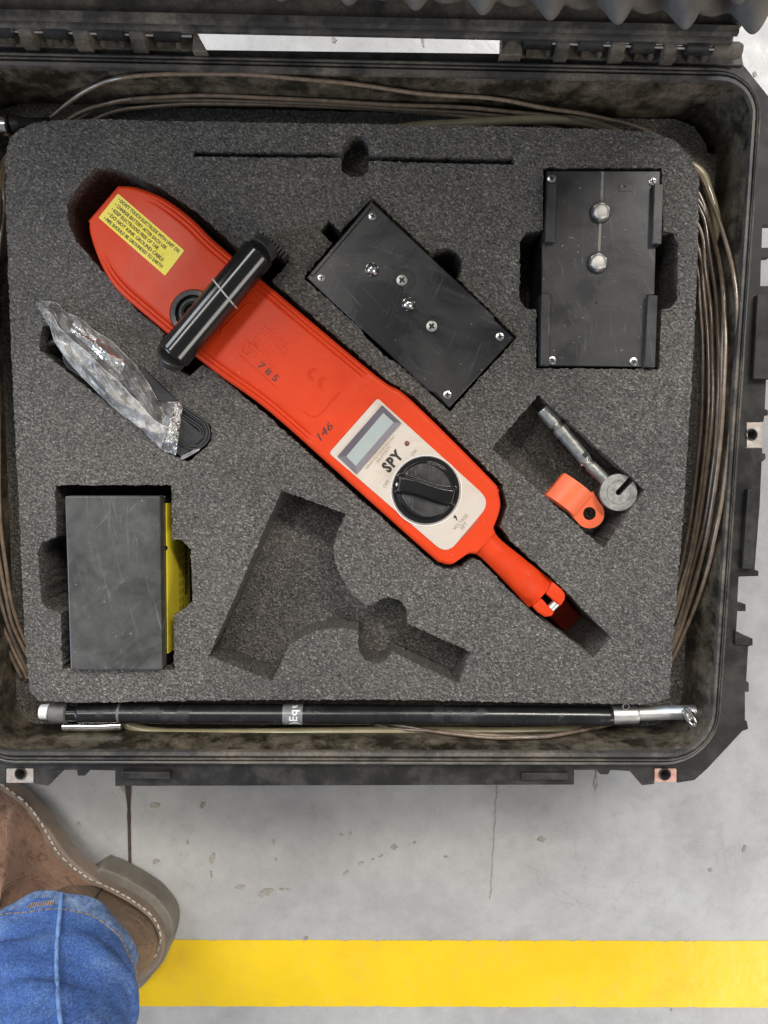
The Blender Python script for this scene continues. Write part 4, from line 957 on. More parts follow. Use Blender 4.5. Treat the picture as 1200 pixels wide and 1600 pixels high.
# ---------------------------------------------------------------- left box with yellow side label
ZL = 0.006
lbx = thing('battery_box', 'scuffed dark grey box with a yellow instruction label on its right side', 'battery box', tuple(P(180, 910, -0.058)))
prism('cover', rounded([(101, 775), (250, 775), (253, 1047), (110, 1047)], 3, 3), ZL, ZL - 0.012, 'slate', lbx, zref=ZL, bevel=0.0014, seg=3)
tp_ = L([(102, 776), (249.5, 776), (252.5, 1046), (111, 1046)], ZL); g = G()
tt = [Vector((p.x, p.y, ZL - 0.0125)) for p in tp_]; bb = [Vector((p.x + (0.0046 if k in (1, 2) else 0), p.y, -0.058)) for k, p in enumerate(tp_)]
g.add(tt + bb, [(0, 1, 2, 3), (4, 5, 6, 7), (0, 1, 5, 4), (1, 2, 6, 5), (2, 3, 7, 6), (3, 0, 4, 7)]); g.mk('housing', 'gloss_black', lbx, smooth=0, bevel=0.0006)
# label on the side: a thin sheet standing just off the right wall
a = P(250.6, 780, ZL); b = P(253.2, 1033, ZL); off = Vector((0.0006, 0, 0))
def sidept(t, z): 
    p = a.lerp(b, t) + off; return Vector((p.x + max(0.0, -0.0065 - z) / 0.0515 * 0.0046, p.y, z))
g = G(); vs = [sidept(0.03, -0.0068), sidept(0.98, -0.0068), sidept(0.98, -0.052), sidept(0.05, -0.052)]
vs2 = [v - Vector((0.0008, 0, 0)) for v in vs]; g.add(vs + vs2, [(0, 1, 2, 3), (4, 5, 6, 7), (0, 1, 5, 4), (1, 2, 6, 5), (2, 3, 7, 6), (3, 0, 4, 7)])
sl = g.mk('instruction_label', 'yellow', lbx, smooth=0)
def side_text(s, t0_, t1_, ztop, zh, nm='lettering', mat='ink', bold=0.02):
    cu = bpy.data.curves.new('text_curve', 'FONT'); cu.body = s; cu.size = 1; cu.resolution_u = 2; cu.offset = bold
    o = bpy.data.objects.new('text_tmp', cu); COL.objects.link(o); dg = bpy.context.evaluated_depsgraph_get(); dg.update()
    me = bpy.data.meshes.new_from_object(o.evaluated_get(dg)); vv = [v.co.copy() for v in me.vertices]; ff = [tuple(p.vertices) for p in me.polygons]
    bpy.data.objects.remove(o); bpy.data.curves.remove(cu); bpy.data.meshes.remove(me)
    x0 = min(v.x for v in vv); x1 = max(v.x for v in vv); out = []
    for v in vv:
        t = t0_ + (t1_ - t0_) * (v.x - x0) / (x1 - x0); p = sidept(t, ztop - v.y / 0.7 * zh) + Vector((0.0002, 0, 0)); out.append(p)
    g = G(); g.add(out, ff); g.mk(nm, mat, sl, smooth=0)
side_text('IMPORTANT INSTRUCTIONS!', 0.27, 0.66, -0.0405, 0.0055, bold=0.035)
g = G()
for k in range(9): 
    t = 0.28 + k * 0.055
    for zq in (-0.030, -0.036):
        p = [sidept(t, zq), sidept(t + 0.03, zq), sidept(t + 0.03, zq - 0.0012), sidept(t, zq - 0.0012)]; g.add([q + Vector((0.0002, 0, 0)) for q in p], [(0, 1, 2, 3)])
g.mk('small_print', 'ink', sl, smooth=0, kind='stuff')
g = G(); dome_g(g, P(254.5, 857, ZL - 0.009), ZL - 0.010, 0.0022, 0.002, None, 5, 14, 0.003); g.mk('catch_button', 'black', lbx)

# ---------------------------------------------------------------- metal swivel connector and orange clip
cn = thing('swivel_connector', 'dull metal rod connector ending in a slotted round disc in a foam pocket', 'connector', tuple(P(910, 700, -0.04)))
ZC = -0.010
def rod(name, p0, p1, prof, mat, z=ZC, z2=None): 
    g = G(); lathe_g(g, P(*p0, z), P(*p1, z if z2 is None else z2), prof, 28); return g.mk(name, mat, cn, smooth=35)
rod('end_plug', (847, 639), (868.5, 663), [(0, 0.0044), (0.05, 0.0048), (0.93, 0.0050), (1, 0.0044)], 'cast')
rod('threaded_neck', (867, 661.5), (875, 670), [(0, 0.0036), (0.15, 0.0036), (0.25, 0.0041), (0.4, 0.0036), (0.5, 0.0041), (0.65, 0.0036), (0.75, 0.0041), (1, 0.0036)], 'cast')
rod('barrel', (873, 668), (913, 716), [(0, 0.0046), (0.03, 0.0052), (0.2, 0.0052), (0.21, 0.0047), (1, 0.0046)], 'cast')
rod('fork', (909, 712), (925, 731), [(0, 0.0046), (0.35, 0.0044), (0.6, 0.0034), (1, 0.0034)], 'cast')
rod('tongue', (922, 727), (952, 757), [(0, 0.0040), (0.3, 0.0042), (1, 0.0040)], 'cast')
prism('fork_slot', [(909, 710.5), (914.5, 704.5), (920, 710), (914, 716)], ZC + 0.0058, ZC - 0.001, 'ink', cn, zref=ZC + 0.004)
g = G(); dome_g(g, P(917, 719, ZC + 0.003), ZC + 0.002, 0.0016, 0.0026, None, 5, 14); g.mk('rivet', 'chrome', cn)
g = G(); dome_g(g, P(910, 726, ZC), ZC - 0.001, 0.0013, 0.0016, None, 5, 14); g.mk('rivet', 'chrome', cn)
# slotted disc
ZD = -0.004
dc = (967, 769.5); rd = 29.2; da_ = -47; sw = 4.4
sd0 = (math.cos(R(da_)), math.sin(R(da_))); pe = (-sd0[1], sd0[0])
outl = []
half = math.degrees(math.asin(sw / rd))
for k in range(61):
    a_ = da_ + half + (360 - 2 * half) * k / 60; outl.append((dc[0] + rd * math.cos(R(a_)), dc[1] + rd * math.sin(R(a_))))
inn = []
for k in range(13):
    a_ = da_ - 90 - 180 * k / 12; inn.append((dc[0] + sw * math.cos(R(a_)), dc[1] + sw * math.sin(R(a_))))
g = G(); prism_g(g, L(outl + inn, ZD), ZD, ZD - 0.0045); disc = g.mk('slotted_disc', 'cast', cn, smooth=35, bevel=0.0004)
g = G(); c_ = P(*dc, ZD); rr = 18.5 / 1200 * (CAM_H - ZD); tube_g(g, [c_ + Vector((math.cos(R(a_)) * rr, math.sin(R(a_)) * rr, 0.0)) for a_ in range(62, 62 + 336, 8)], 0.00022, 6); g.mk('turned_groove', simple('groove_shade', (0.20, 0.20, 0.185), 0.5, 0.6), disc, smooth=60)
g = G(); lathe_g(g, P(976, 776, ZD - 0.006), P(989, 758, ZD - 0.004), [(0, 0.0030), (0.9, 0.0028), (1, 0.002)], 18); g.mk('inner_lug', 'cast', cn)
g = G(); dome_g(g, P(987, 754, ZD - 0.002), ZD - 0.004, 0.0012, 0.0026, None, 5, 12); g.mk('ball', 'chrome', cn)

cl = thing('cable_clip', 'small orange plastic clip with a round hole in its tab beside the slotted disc', 'clip', tuple(P(895, 785, -0.04)))
zc0 = -0.016
a_ = P(883, 739, -0.006); b_ = P(928, 772, -0.006); c_ = P(854, 773, -0.006)
e1 = b_ - a_; e2 = c_ - a_
W = 0.0012; g = G(); n = 22; vs = []; fs = []
for i in range(n + 1):
    t = i / n; ang = math.pi * t
    x = t ; h = 0.0075 * math.sin(math.pi * (0.12 + 0.83 * t)) - 0.004
    for k in (0, 1):
        for inn_ in (0, 1):
            vs.append(a_ + e1 * x + e2 * k + Vector((0, 0, h - inn_ * W)))
for i in range(n):
    q = i * 4; r_ = q + 4
    fs += [(q, r_, r_ + 2, q + 2), (q + 1, q + 3, r_ + 3, r_ + 1), (q, q + 1, r_ + 1, r_), (q + 2, r_ + 2, r_ + 3, q + 3)]
fs += [(0, 2, 3, 1), (n * 4, n * 4 + 1, n * 4 + 3, n * 4 + 2)]
g.add(vs, fs); g.mk('loop_band', 'orange_mat', cl, smooth=40)
# underside of the loop
g = G(); vs = []; fs = []
for i in range(n + 1):
    t = i / n; h = -0.010 - 0.006 * math.sin(math.pi * t)
    for k in (0, 1): vs.append(a_ + e1 * (t * 0.92 + 0.02) + e2 * k + Vector((0, 0, h)))
for i in range(n): q = i * 2; fs.append((q, q + 1, q + 3, q + 2))
g.add(vs, fs); g.mk('loop_back', 'orange_mat', cl, smooth=40)
def tab(z, dx=0):
    hc = (921 + dx, 802.5); ro = 23; out = []
    for k in range(21): an = -50 + 180 * k / 20; out.append((hc[0] + ro * math.cos(R(an)), hc[1] + ro * math.sin(R(an))))
    out += [(888 + dx, 800), (926 + dx, 768)]
    g = G(); o = L(out, z); h = L(circle(hc[0], hc[1], 10.3, 24), z); fill_g(g, [o, h], z); fill_g(g, [o, h], z - 0.0016); wall_g(g, o, z, z - 0.0016); wall_g(g, h, z, z - 0.0016)
    g.mk('tab', 'orange_mat', cl, smooth=30)
tab(-0.012); tab(-0.0145, 0.5)

# ---------------------------------------------------------------- strap roll and its plastic bag
stp = thing('strap', 'rolled black webbing strap in its foam pocket, partly inside a clear bag', 'strap', tuple(P(200, 610, -0.04)))
q0 = Vector(P(126, 556, 0.0)); q1 = Vector(P(303, 676, 0.0)); sx = (q1 - q0).normalized(); sy = Vector((-sx.y, sx.x, 0))
def stadium(hl0, hl1, rr, n=12):
    out = []
    for k in range(n + 1): a_ = -math.pi / 2 + math.pi * k / n; out.append(q1 + sx * (hl1 + rr * math.cos(a_)) + sy * rr * math.sin(a_))
    for k in range(n + 1): a_ = math.pi / 2 + math.pi * k / n; out.append(q0 + sx * (hl0 + rr * math.cos(a_)) + sy * rr * math.sin(a_))
    return out
for i in range(7):
    rr = 0.0115 - i * 0.0016; ring_o = resample(stadium(0, 0, rr), 0.003); ring_i = resample(stadium(0, 0, rr - 0.0011), 0.003)
    zt_ = 0.002 - 0.0007 * i + 0.001 * math.sin(i * 2.1); g = G()
    fill_g(g, [[Vector((p.x, p.y, 0)) for p in ring_o], [Vector((p.x, p.y, 0)) for p in ring_i]], zt_); wall_g(g, ring_o, zt_, -0.038); wall_g(g, ring_i, zt_, -0.038)
    g.mk('webbing_turn', 'web', stp, smooth=40)
# outer lap lying toward the viewer, with a pale cut edge
e_ = [P(u, v, z) for u, v, z in [(284, 712, 0.0005), (300, 704, 0.001), (316, 694, 0.001), (326, 683, 0.0)]]
g = G(); pp = catmull(e_, 6); vs = []; fs = []
for p in pp: vs += [p + Vector((0, 0, 0.0)), p + Vector((-0.0026, -0.0040, -0.001)), p + Vector((-0.0020, -0.0036, -0.0025)), p + Vector((0.0006, -0.0006, -0.0025))]
m_ = len(pp)
for i in range(m_ - 1):
    for k in range(4): fs.append((i * 4 + k, i * 4 + (k + 1) % 4, i * 4 + 4 + (k + 1) % 4, i * 4 + 4 + k))
fs += [(0, 1, 2, 3), tuple(range((m_ - 1) * 4, m_ * 4))]
g.add(vs, fs); g.mk('cut_end', 'satin', stp, smooth=30)
g = G(); prism_g(g, L([(252, 690), (283, 650), (322, 684), (284, 716)], 0.0006), 0.0004, -0.012); g.mk('webbing_lap', 'web', stp, smooth=0, bevel=0.0015)
g = G(); prism_g(g, L([(216, 576), (224, 574), (278, 626), (262, 634), (248, 627), (236, 604)], 0.001), 0.003, -0.01); g.mk('webbing_lap', 'web', stp, smooth=0, bevel=0.001)
g = G(); lathe_g(g, P(222, 583, 0.002), P(236, 593, 0.002), [(0, 0.0007), (1, 0.0007)], 8); g.mk('buckle_edge', 'chrome', stp)
g = G(); tube_g(g, [P(76, 537, -0.012), P(92, 532, -0.010), P(118, 548, -0.008)], 0.0022, 10); g.mk('buckle_edge', 'steel', stp)

bag_up = [(57, 472), (72, 471), (88, 473), (100, 484), (130, 503), (160, 523), (190, 549), (213, 571), (232, 600), (248, 627), (266, 628), (283, 630), (285, 640)]
bag_lo = [(58, 475), (66, 488), (76, 508), (88, 535), (100, 556), (130, 590), (160, 620), (188, 645), (213, 664), (232, 680), (249, 699), (262, 706), (275, 711)]
def lerp_list(l, t): 
    x = t * (len(l) - 1); i = min(int(x), len(l) - 2); f = x - i; return (l[i][0] * (1 - f) + l[i + 1][0] * f, l[i][1] * (1 - f) + l[i + 1][1] * f)
ns_, nt_ = 130, 56; vs = []; fs = []
def ridge(v): return 1 - abs(mnoise.noise(v)) * 2
for i in range(ns_ + 1):
    s_ = i / ns_
    for j in range(nt_ + 1):
        t_ = j / nt_; a_ = lerp_list(bag_up, s_); b_ = lerp_list(bag_lo, s_)
        u = a_[0] * (1 - t_) + b_[0] * t_; v = a_[1] * (1 - t_) + b_[1] * t_
        u += 2.5 * mnoise.noise((s_ * 14, t_ * 2, 5)) * 1; v += 2.5 * mnoise.noise((s_ * 14, t_ * 2, 15))
        arch = math.sin(math.pi * t_) ** 0.6
        z = 0.0025 + 0.0085 * arch * (0.45 + 0.55 * math.sin(math.pi * min(1, s_ * 1.02)))
        wp = (s_ * 9, t_ * 3.0, 0.0)
        z += 0.0050 * (ridge(Vector((s_ * 7 + t_ * 2, t_ * 2.2, 2.2))) - 0.5) + 0.0020 * (ridge(Vector((s_ * 17 - t_ * 4, t_ * 4.5, 4.2))) - 0.5)
        z = max(z, 0.0008)
        vs.append(P(u, v, z))
for i in range(ns_):
    for j in range(nt_): a_ = i * (nt_ + 1) + j; fs.append((a_, a_ + 1, a_ + nt_ + 2, a_ + nt_ + 1))
bagt = thing('plastic_bag', 'crumpled clear plastic bag wrapped over the rolled black strap', 'plastic bag', tuple(P(170, 590, 0.0)))
mk('film', vs, fs, 'film', bagt, smooth=28)
def bag_band(i0, i1, lift, nm, j0=0, j1=nt_, amp=0.002):
    v2 = []; f2 = []; n2 = j1 - j0 + 1
    for i in range(i0, i1 + 1):
        for j in range(j0, j1 + 1):
            p = Vector(vs[i * (nt_ + 1) + j]); s_ = i / ns_; t_ = j / nt_
            edge = math.sin(math.pi * (i - i0) / max(1, i1 - i0)) * math.sin(math.pi * (j - j0) / (j1 - j0))
            p.z += lift + amp * abs(mnoise.noise((s_ * 40, t_ * 9, 3))) * edge
            w_ = 0.0016 * mnoise.noise((i * 0.9, j * 0.35, 8)) * (1 if i in (i0, i1) else 0.3); p.x += w_; p.y += w_
            v2.append(p)
    for i in range(i1 - i0):
        for j in range(j1 - j0): a_ = i * n2 + j; f2.append((a_, a_ + 1, a_ + n2 + 1, a_ + n2))
    mk(nm, v2, f2, 'film_dense', bagt, smooth=25)
bag_band(0, 16, 0.0010, 'gathered_end'); bag_band(113, 130, 0.0012, 'gathered_end', amp=0.004)
bag_band(14, 112, 0.0009, 'folded_edge', 30, 56); bag_band(40, 70, 0.0016, 'folded_edge', 6, 22)
g = G(); mid_ = [Vector(vs[i * (nt_ + 1) + 30]) + Vector((0, 0, 0.0012)) for i in range(12, 118, 2)]; tube_g(g, mid_, 0.00045, 6); g.mk('seal_seam', 'film_dense', bagt, smooth=60)
for j_ in (0, nt_):
    g = G(); mid_ = [Vector(vs[i * (nt_ + 1) + j_]) + Vector((0, 0, 0.0004)) for i in range(0, 131, 2)]; tube_g(g, mid_, 0.00035, 6); g.mk('rolled_edge', 'film_dense', bagt, smooth=60)

# ---------------------------------------------------------------- pole
pole = thing('extension_pole', 'long black pole with silver end fitting lying along the front of the case', 'pole', tuple(P(560, 1118, -0.03)))
ZPL = -0.014
def pr(name, u0, v0, u1, v1, prof, mat, par=None, z=ZPL, n=32):
    g = G(); lathe_g(g, P(u0, v0, z), P(u1, v1, z), prof, n); return g.mk(name, mat, par or pole, smooth=35)
k_ = (CAM_H - ZPL) / 1200
def rr_(px): return px * k_ * 0.98
pr('end_knob', 63, 1112, 78, 1112, [(0, rr_(8)), (0.1, rr_(12)), (1, rr_(12.5))], 'white')
pr('rubber_cap', 77, 1114, 106, 1114, [(0, rr_(12)), (0.15, rr_(16)), (0.5, rr_(17)), (0.95, rr_(16.5)), (1, rr_(14))], 'cap_rubber')
pr('collar', 106, 1115, 124, 1115, [(0, rr_(12)), (1, rr_(12))], 'gloss_black')
pr('adapter', 122, 1114.5, 190, 1114, [(0, rr_(14)), (0.04, rr_(15.5)), (0.96, rr_(15.5)), (1, rr_(15.5))], 'pole')
pr('band', 186, 1114, 190.5, 1114, [(0, rr_(15.9)), (1, rr_(15.9))], 'cap_rubber')
tubep = pr('shaft', 190, 1114, 958, 1119, [(0, rr_(16.2)), (0.97, rr_(15.8)), (0.99, rr_(15.0)), (1, rr_(13.5))], 'pole', n=48)
ft = pr('end_sleeve', 956, 1117, 996, 1116, [(0, rr_(15)), (0.92, rr_(15)), (1, rr_(13.8))], 'satin')
pr('end_rod', 992, 1115, 1097, 1112, [(0, rr_(11.5)), (0.98, rr_(11.5)), (1, rr_(10.5))], 'satin')
g = G(); c_ = P(978, 1104, ZPL + rr_(14)); tube_g(g, [c_ + Vector((0.0022 * math.cos(a_), 0.0020 * math.sin(a_), -0.0004)) for a_ in [2 * math.pi * k / 18 for k in range(18)]], 0.0006, 6, True); g.mk('rivet_hole', 'steel', pole, smooth=60)
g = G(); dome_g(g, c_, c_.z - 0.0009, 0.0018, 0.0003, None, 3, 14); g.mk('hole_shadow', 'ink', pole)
# tape sticker wrapped on the shaft, lettering reads up the pole
g = G(); lathe_g(g, P(443, 1115.6, ZPL), P(474, 1115.8, ZPL), [(0, rr_(16.7)), (1, rr_(16.7))], 40, caps=False); tp = g.mk('tape_label', 'tape', pole, smooth=40)
cy = P(458, 1115.7, ZPL).y; Rw = rr_(16.9)
def wrap(q):
    d = max(-0.985, min(0.985, (q.y - cy) / Rw))
    return Vector((q.x, cy + Rw * d, ZPL + Rw * math.sqrt(1 - d * d) + 0.0001))
text('tape_lettering', 'Equ', (464, 1127), (464, 1101), 12.5, ZPL + rr_(16.9), 'white', tp, bold=0.015, space=1.1, wrap=wrap)
text('tape_lettering', ')', (465, 1134.5), (465, 1129), 14, ZPL + rr_(16.9), 'white', tp, bold=0.02, wrap=wrap)
g = G(); g.add([wrap(P(u, v, ZPL)) + Vector((0, 0, 0.0001)) for u, v in [(450, 1129), (454, 1129), (454, 1132), (450, 1132)]], [(0, 1, 2, 3)]); g.mk('orange_mark', 'orange_mat', tp, smooth=0)
# wing screw
g = G(); lathe_g(g, P(1075, 1112, 0.0), P(1080, 1126, -0.002), [(0, 0.0028), (0.3, 0.0028), (0.35, 0.0038), (0.6, 0.0038), (1, 0.0024)], 18); ws = g.mk('wing_screw', 'chrome', pole, smooth=35)
g = G(); tube_g(g, catmull([P(1067, 1110, 0.001), P(1073, 1123, 0.002), P(1084, 1134, 0.001), P(1087, 1128, 0.002), P(1080, 1116, 0.003), P(1070, 1106, 0.002)], 6), 0.0013, 10); g.mk('wing', 'chrome', ws, smooth=60)
g = G(); tube_g(g, catmull([P(1077, 1130, -0.002), P(1081, 1140, -0.006), P(1079, 1152, -0.012)], 6), 0.0013, 10); g.mk('wing', 'chrome', ws, smooth=60)

# ---------------------------------------------------------------- person: boot and jeans leg
per = thing('person', 'person standing beside the case in blue jeans and a brown leather work boot', 'person', tuple(P(60, 1420, ZF)))
ZH = ZF + 0.002
heel_px = [(163, 1341), (180, 1339), (200, 1347), (217, 1356), (250, 1377), (268, 1396), (278, 1412), (281, 1430), (277, 1452), (267, 1477), (250, 1498), (232, 1518), (200, 1536), (150, 1530), (80, 1480), (70, 1440), (90, 1400)]
g = G(); hp = [Vector(p) for p in catmull([Vector(p) for p in L(heel_px, ZH)], 4, True)]
prism_g(g, hp, ZF + 0.024, ZF + 0.0005); g.mk('boot_heel', 'sole', per, smooth=35, bevel=0.002, seg=3)
# boot axis frame
sole_vis = [(-260, 1105), (-180, 1110), (-90, 1150), (-20, 1190), (33, 1226), (67, 1258), (90, 1287), (113, 1320), (140, 1346), (170, 1367), (200, 1384), (234, 1405), (252, 1426), (262, 1446), (264, 1467), (256, 1490), (240, 1508), (215, 1524)]
sole_hid = [(180, 1535), (140, 1525), (90, 1500), (30, 1465), (-40, 1420), (-120, 1370), (-220, 1310), (-310, 1240), (-340, 1180), (-310, 1130)]
ZW = ZF + 0.034
def scale_loop(pts, f, c): return [c + (p - c) * f for p in pts]
sl_px = sole_vis + sole_hid
SL = catmull([P(u, v, ZF + 0.019) for u, v in sl_px], 5, True)
g = G(); prism_g(g, SL, ZW, ZF + 0.016); g.mk('boot_welt', 'welt', per, smooth=35, bevel=0.002, seg=3)
# forefoot part of the sole reaches the floor
g = G(); fp = L([(-330, 1130), (-200, 1118), (-90, 1160), (-20, 1200), (10, 1225), (-40, 1330), (-120, 1365), (-220, 1300), (-300, 1240)], ZF); prism_g(g, fp, ZF + 0.018, ZF + 0.0005); g.mk('boot_sole', 'sole', per, smooth=35, bevel=0.002)
# upper: rings from the welt to the ankle
st_px = [(-250, 1125), (-170, 1125), (-90, 1166), (-22, 1206), (3, 1226), (20, 1238), (43, 1257), (67, 1290), (87, 1327), (110, 1351), (140, 1373), (167, 1385), (200, 1402), (231, 1425), (246, 1444), (251, 1467), (244, 1490), (230, 1505), (205, 1518)]
stz = ZW + 0.0008
stitch_path = catmull([P(u, v, stz) for u, v in st_px], 10)
g = G(); L_acc = 0; last = stitch_path[0]; on = True
seg_pts = resample(stitch_path, 0.0009, False)
k = 0
while k + 4 < len(seg_pts):
    p_ = seg_pts[k] + Vector((random.uniform(-1, 1), random.uniform(-1, 1), 0)) * 0.00025; q_ = seg_pts[k + 3] + Vector((random.uniform(-1, 1), random.uniform(-1, 1), 0)) * 0.0003; d_ = (q_ - p_).normalized(); s_ = Vector((-d_.y, d_.x, 0)) * 0.0006
    tube_g(g, [p_, (p_ + q_) / 2 + Vector((0, 0, 0.0005)), q_], 0.0008, 6); k += 5
g.mk('welt_stitching', 'stitch', per, smooth=60, kind='stuff')
up_px = [(-250, 1131), (-170, 1131), (-93, 1171), (-26, 1212), (-2, 1232), (15, 1244), (38, 1263), (61, 1296), (81, 1333), (105, 1357), (136, 1379), (165, 1391), (198, 1408), (227, 1429), (241, 1448), (246, 1468), (239, 1488), (224, 1502), (200, 1510), (140, 1510), (90, 1485), (30, 1450), (-40, 1405), (-120, 1350), (-220, 1290), (-300, 1225), (-320, 1180), (-300, 1150)]
ring0 = catmull([P(u, v, ZW) for u, v in up_px], 5, True); nr_ = len(ring0)
anc = P(95, 1475, -0.030); 
vs = []; fs = []; NR = 16
for r_ in range(NR + 1):
    f = r_ / NR
    for k, p in enumerate(ring0):
        d = Vector((p.x - anc.x, p.y - anc.y)); ang = math.atan2(d.y, d.x); dl = d.length
        ra = 0.047 + 0.008 * math.cos(ang - R(140))
        target = Vector((anc.x + ra * math.cos(ang), anc.y + ra * math.sin(ang)))
        sh = f ** 1.0 if dl < 0.10 else f ** 0.85
        far = min(1, max(0, (dl - 0.055) / 0.20))
        hf = (f ** (1.0 + 0.0 * far)) 
        h = (0.092) * (hf if far < 0.01 else (hf * (1 - far) + far * (0.55 * math.sin(min(1, f * 1.6) * math.pi / 2) + 0.45 * f)))
        # bulge of the leather near the sole
        bul = 0.006 * math.sin(math.pi * min(1, f * 2.2)) * (1 - 0.3 * far) if f < 0.455 else 0
        xy = Vector((p.x, p.y)).lerp(target, sh); nn = d.normalized(); xy += nn * bul
        z = ZW + h
        w_ = 0.0016 * mnoise.noise((xy.x * 40, xy.y * 40, z * 55)) * math.sin(math.pi * f)
        vs.append((xy.x + nn.x * w_, xy.y + nn.y * w_, z))
for r_ in range(NR):
    for k in range(nr_): fs.append((r_ * nr_ + k, r_ * nr_ + (k + 1) % nr_, (r_ + 1) * nr_ + (k + 1) % nr_, (r_ + 1) * nr_ + k))
fs.append(tuple(range(NR * nr_, (NR + 1) * nr_)))
boot = mk('boot_upper', vs, fs, 'leather', per, smooth=60)
# heel counter: a second darker piece of leather lapped over the rear of the upper
sel_k = [k for k, p in enumerate(ring0) if (P(150, 1388, ZW) - p).dot(Vector((-1, 0.0, 0))) > -1]
ks = [k for k in range(nr_) if 10.4 * 5 <= k <= 20 * 5]
vs2 = []; fs2 = []; rows = range(0, 12)
for r_ in rows:
    for k in ks:
        v_ = Vector(vs[r_ * nr_ + k]); d = Vector((v_.x - anc.x, v_.y - anc.y, 0)).normalized(); vs2.append(v_ + d * 0.0016 + Vector((0, 0, 0.0004)))
m_ = len(ks)
for r_ in range(len(rows) - 1):
    for k in range(m_ - 1): a_ = r_ * m_ + k; fs2.append((a_, a_ + 1, a_ + m_ + 1, a_ + m_))
hc = mk('heel_counter', vs2, fs2, 'leather_dk', per, smooth=60)
md = hc.modifiers.new('solid', 'SOLIDIFY'); md.thickness = 0.0014; md.offset = -1
from mathutils.bvhtree import BVHTree
bv = BVHTree.FromPolygons([Vector(v) for v in vs], fs)
def on_boot(u, v, lift=0.0006):
    o_ = Vector((0, 0, CAM_H)); d_ = (P(u, v, 0) - o_).normalized(); h, n_, i_, dd = bv.ray_cast(o_, d_)
    return h - d_ * lift if h is not None else None
def seam(px, r, mat, nm, dash=False):
    pts_ = [on_boot(u, v) for u, v in [(p.x, p.y) for p in catmull([Vector((u, v, 0)) for u, v in px], 8)]]; pts_ = [p for p in pts_ if p is not None]
    if len(pts_) < 3: return
    g = G()
    if dash:
        rs = resample(pts_, 0.0008, False)
        for k in range(0, len(rs) - 3, 4): tube_g(g, [rs[k], rs[k + 2]], r, 5)
        g.mk(nm, mat, boot, smooth=60, kind='stuff')
    else: tube_g(g, pts_, r, 6); g.mk(nm, mat, boot, smooth=60)
seam([(-10, 1402), (14, 1385), (32, 1376), (54, 1373), (80, 1379), (108, 1392), (120, 1402)], 0.00045, 'thread', 'upper_stitching', True)
seam([(-10, 1396), (14, 1379), (32, 1370), (54, 1367), (80, 1373), (110, 1386), (124, 1397)], 0.00045, 'thread', 'upper_stitching', True)
seam([(164, 1381), (158, 1390), (150, 1402), (146, 1412)], 0.0010, 'ink', 'counter_seam')
# jeans leg
hem_c = P(86, 1503, -0.028)
axis_top = Vector((hem_c.x + 0.055, hem_c.y - 0.105, 0.36))
vs = []; fs = []; nj = 72; NJ = 90
def leg_ring(f, extra=0.0, fold=1.0):
    c = hem_c.lerp(axis_top, f); rad = 0.0565 + 0.022 * f + extra; out = []
    for k in range(nj):
        a_ = 2 * math.pi * k / nj
        fr = 0.0045 * mnoise.noise((math.cos(a_) * 1.3, math.sin(a_) * 1.3, f * 16)) + 0.0035 * mnoise.noise((math.cos(a_) * 2.6 + 5, math.sin(a_) * 2.6, f * 34))
        fr += 0.0032 * max(0, math.sin(f * 62 + 2.5 * math.cos(a_ - 0.6))) * min(1, f * 12)
        rx = rad * 1.04 + fr * fold; ry = rad * 0.93 + fr * fold
        z = c.z + 0.010 * math.cos(a_ - R(120)) * (1 - f)
        out.append(Vector((c.x + rx * math.cos(a_), c.y + ry * math.sin(a_), z)))
    return out
fs_list = [0.0] + [((i / NJ) ** 1.3) for i in range(1, NJ + 1)]
rings = [leg_ring(f) for f in fs_list]
for r_ in rings: vs += r_
for i in range(NJ):
    for k in range(nj): fs.append((i * nj + k, i * nj + (k + 1) % nj, (i + 1) * nj + (k + 1) % nj, (i + 1) * nj + k))
jl = mk('jeans_leg', vs, fs, 'denim', per, smooth=70)
md = jl.modifiers.new('solid', 'SOLIDIFY'); md.thickness = 0.002; md.offset = -1
# hem band
vs = []; fs = []; hf_ = [(-0.006, 0.0004), (-0.006, 0.0022), (0.0, 0.0026), (0.008, 0.0024), (0.020, 0.0024), (0.032, 0.0022), (0.034, 0.0006)]
for f, e in hf_: vs += leg_ring(f, e)
for i in range(len(hf_) - 1):
    for k in range(nj): fs.append((i * nj + k, i * nj + (k + 1) % nj, (i + 1) * nj + (k + 1) % nj, (i + 1) * nj + k))
hem = mk('jeans_hem', vs, fs, 'denim_hem', jl, smooth=50)
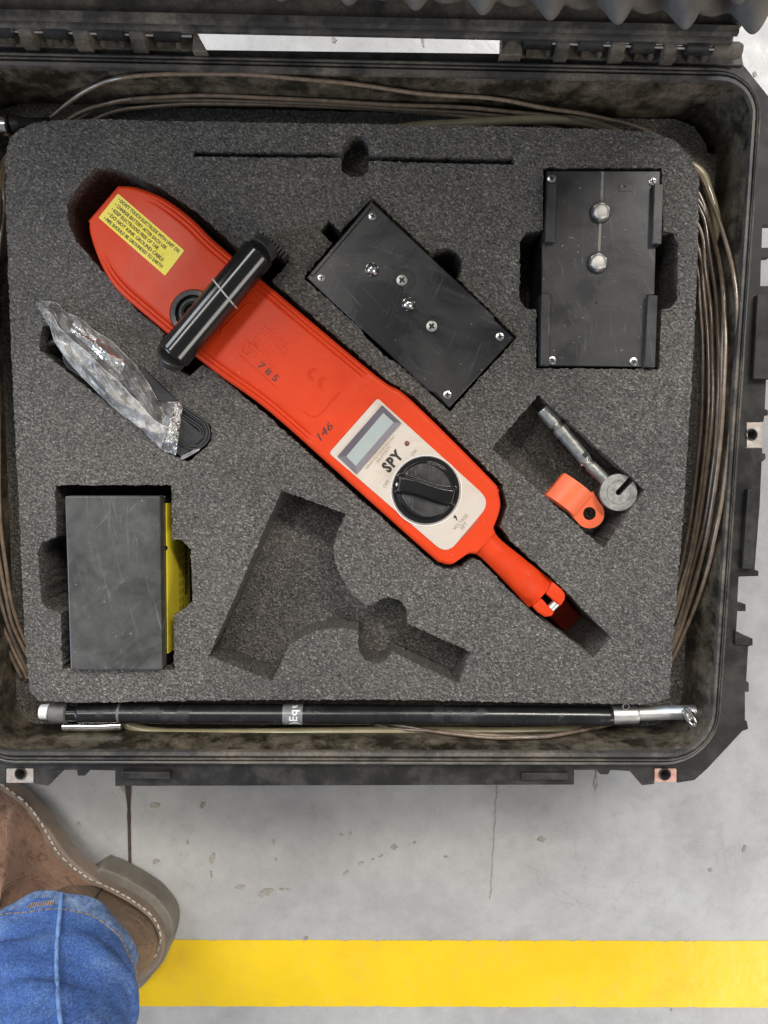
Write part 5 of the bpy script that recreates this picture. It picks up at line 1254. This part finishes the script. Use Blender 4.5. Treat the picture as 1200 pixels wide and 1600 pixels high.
# side seam: ridge up the leg
ai = int(nj * 96 / 360)
def toP(p):
    y = p.y; zz = p.z - CAM_H; yc = y * ca + zz * sa; zc = -y * sa + zz * ca
    return 600 + 1200 * p.x / -zc, 800 - 1200 * yc / -zc
pth = []; prev = None
for i in range(61):
    f = i / 60 * 0.8; rg = leg_ring(f, 0.0032); _, v0 = toP(rg[ai]); tgt = 96 - 8 * sstep(1400, 1500, v0) + 12 * sstep(1520, 1640, v0)
    best = min(range(8 * 4), key=lambda q: abs(toP(rg[6 + q // 4].lerp(rg[7 + q // 4], (q % 4) / 4))[0] - tgt) if prev is None else abs(toP(rg[6 + q // 4].lerp(rg[7 + q // 4], (q % 4) / 4))[0] - tgt) + 4 * abs(q - prev))
    best = min(range(20 * 4), key=lambda q: abs(toP(rg[6 + q // 4].lerp(rg[7 + q // 4], (q % 4) / 4))[0] - tgt) + (0 if prev is None else 0.8 * abs(q - prev)))
    prev = best; pth.append(rg[6 + best // 4].lerp(rg[7 + best // 4], (best % 4) / 4))
for _ in range(3): pth = [pth[0]] + [(pth[i - 1] + pth[i] * 2 + pth[i + 1]) / 4 for i in range(1, 60)] + [pth[60]]
g = G(); tube_g(g, pth, 0.0015, 8); g.mk('side_seam', 'denim_seam', jl, smooth=60)
g = G()
for k in range(0, nj * 3):
    if k % 3 == 2: continue
    t = k / 3.0; a0_ = leg_ring(0.033, 0.0030); i0 = int(t) % nj; i1 = (i0 + 1) % nj; f_ = t - int(t)
    p_ = a0_[i0].lerp(a0_[i1], f_); q_ = a0_[i0].lerp(a0_[i1], min(1, f_ + 0.28)); tube_g(g, [p_, q_], 0.0005, 5)
g.mk('hem_stitching', 'thread', hem, smooth=60, kind='stuff')
g = G()
for k in range(11):
    c0 = leg_ring(0.024, 0.0032)[(ai - 2) % nj].lerp(leg_ring(0.024, 0.0032)[(ai + 1) % nj], k / 10); tube_g(g, [c0 + Vector((0, -0.0012, 0.0012)), c0 + Vector((0.0008, 0.0016, -0.001))], 0.0005, 5)
g.mk('bar_tack', 'thread', hem, smooth=60, kind='stuff')
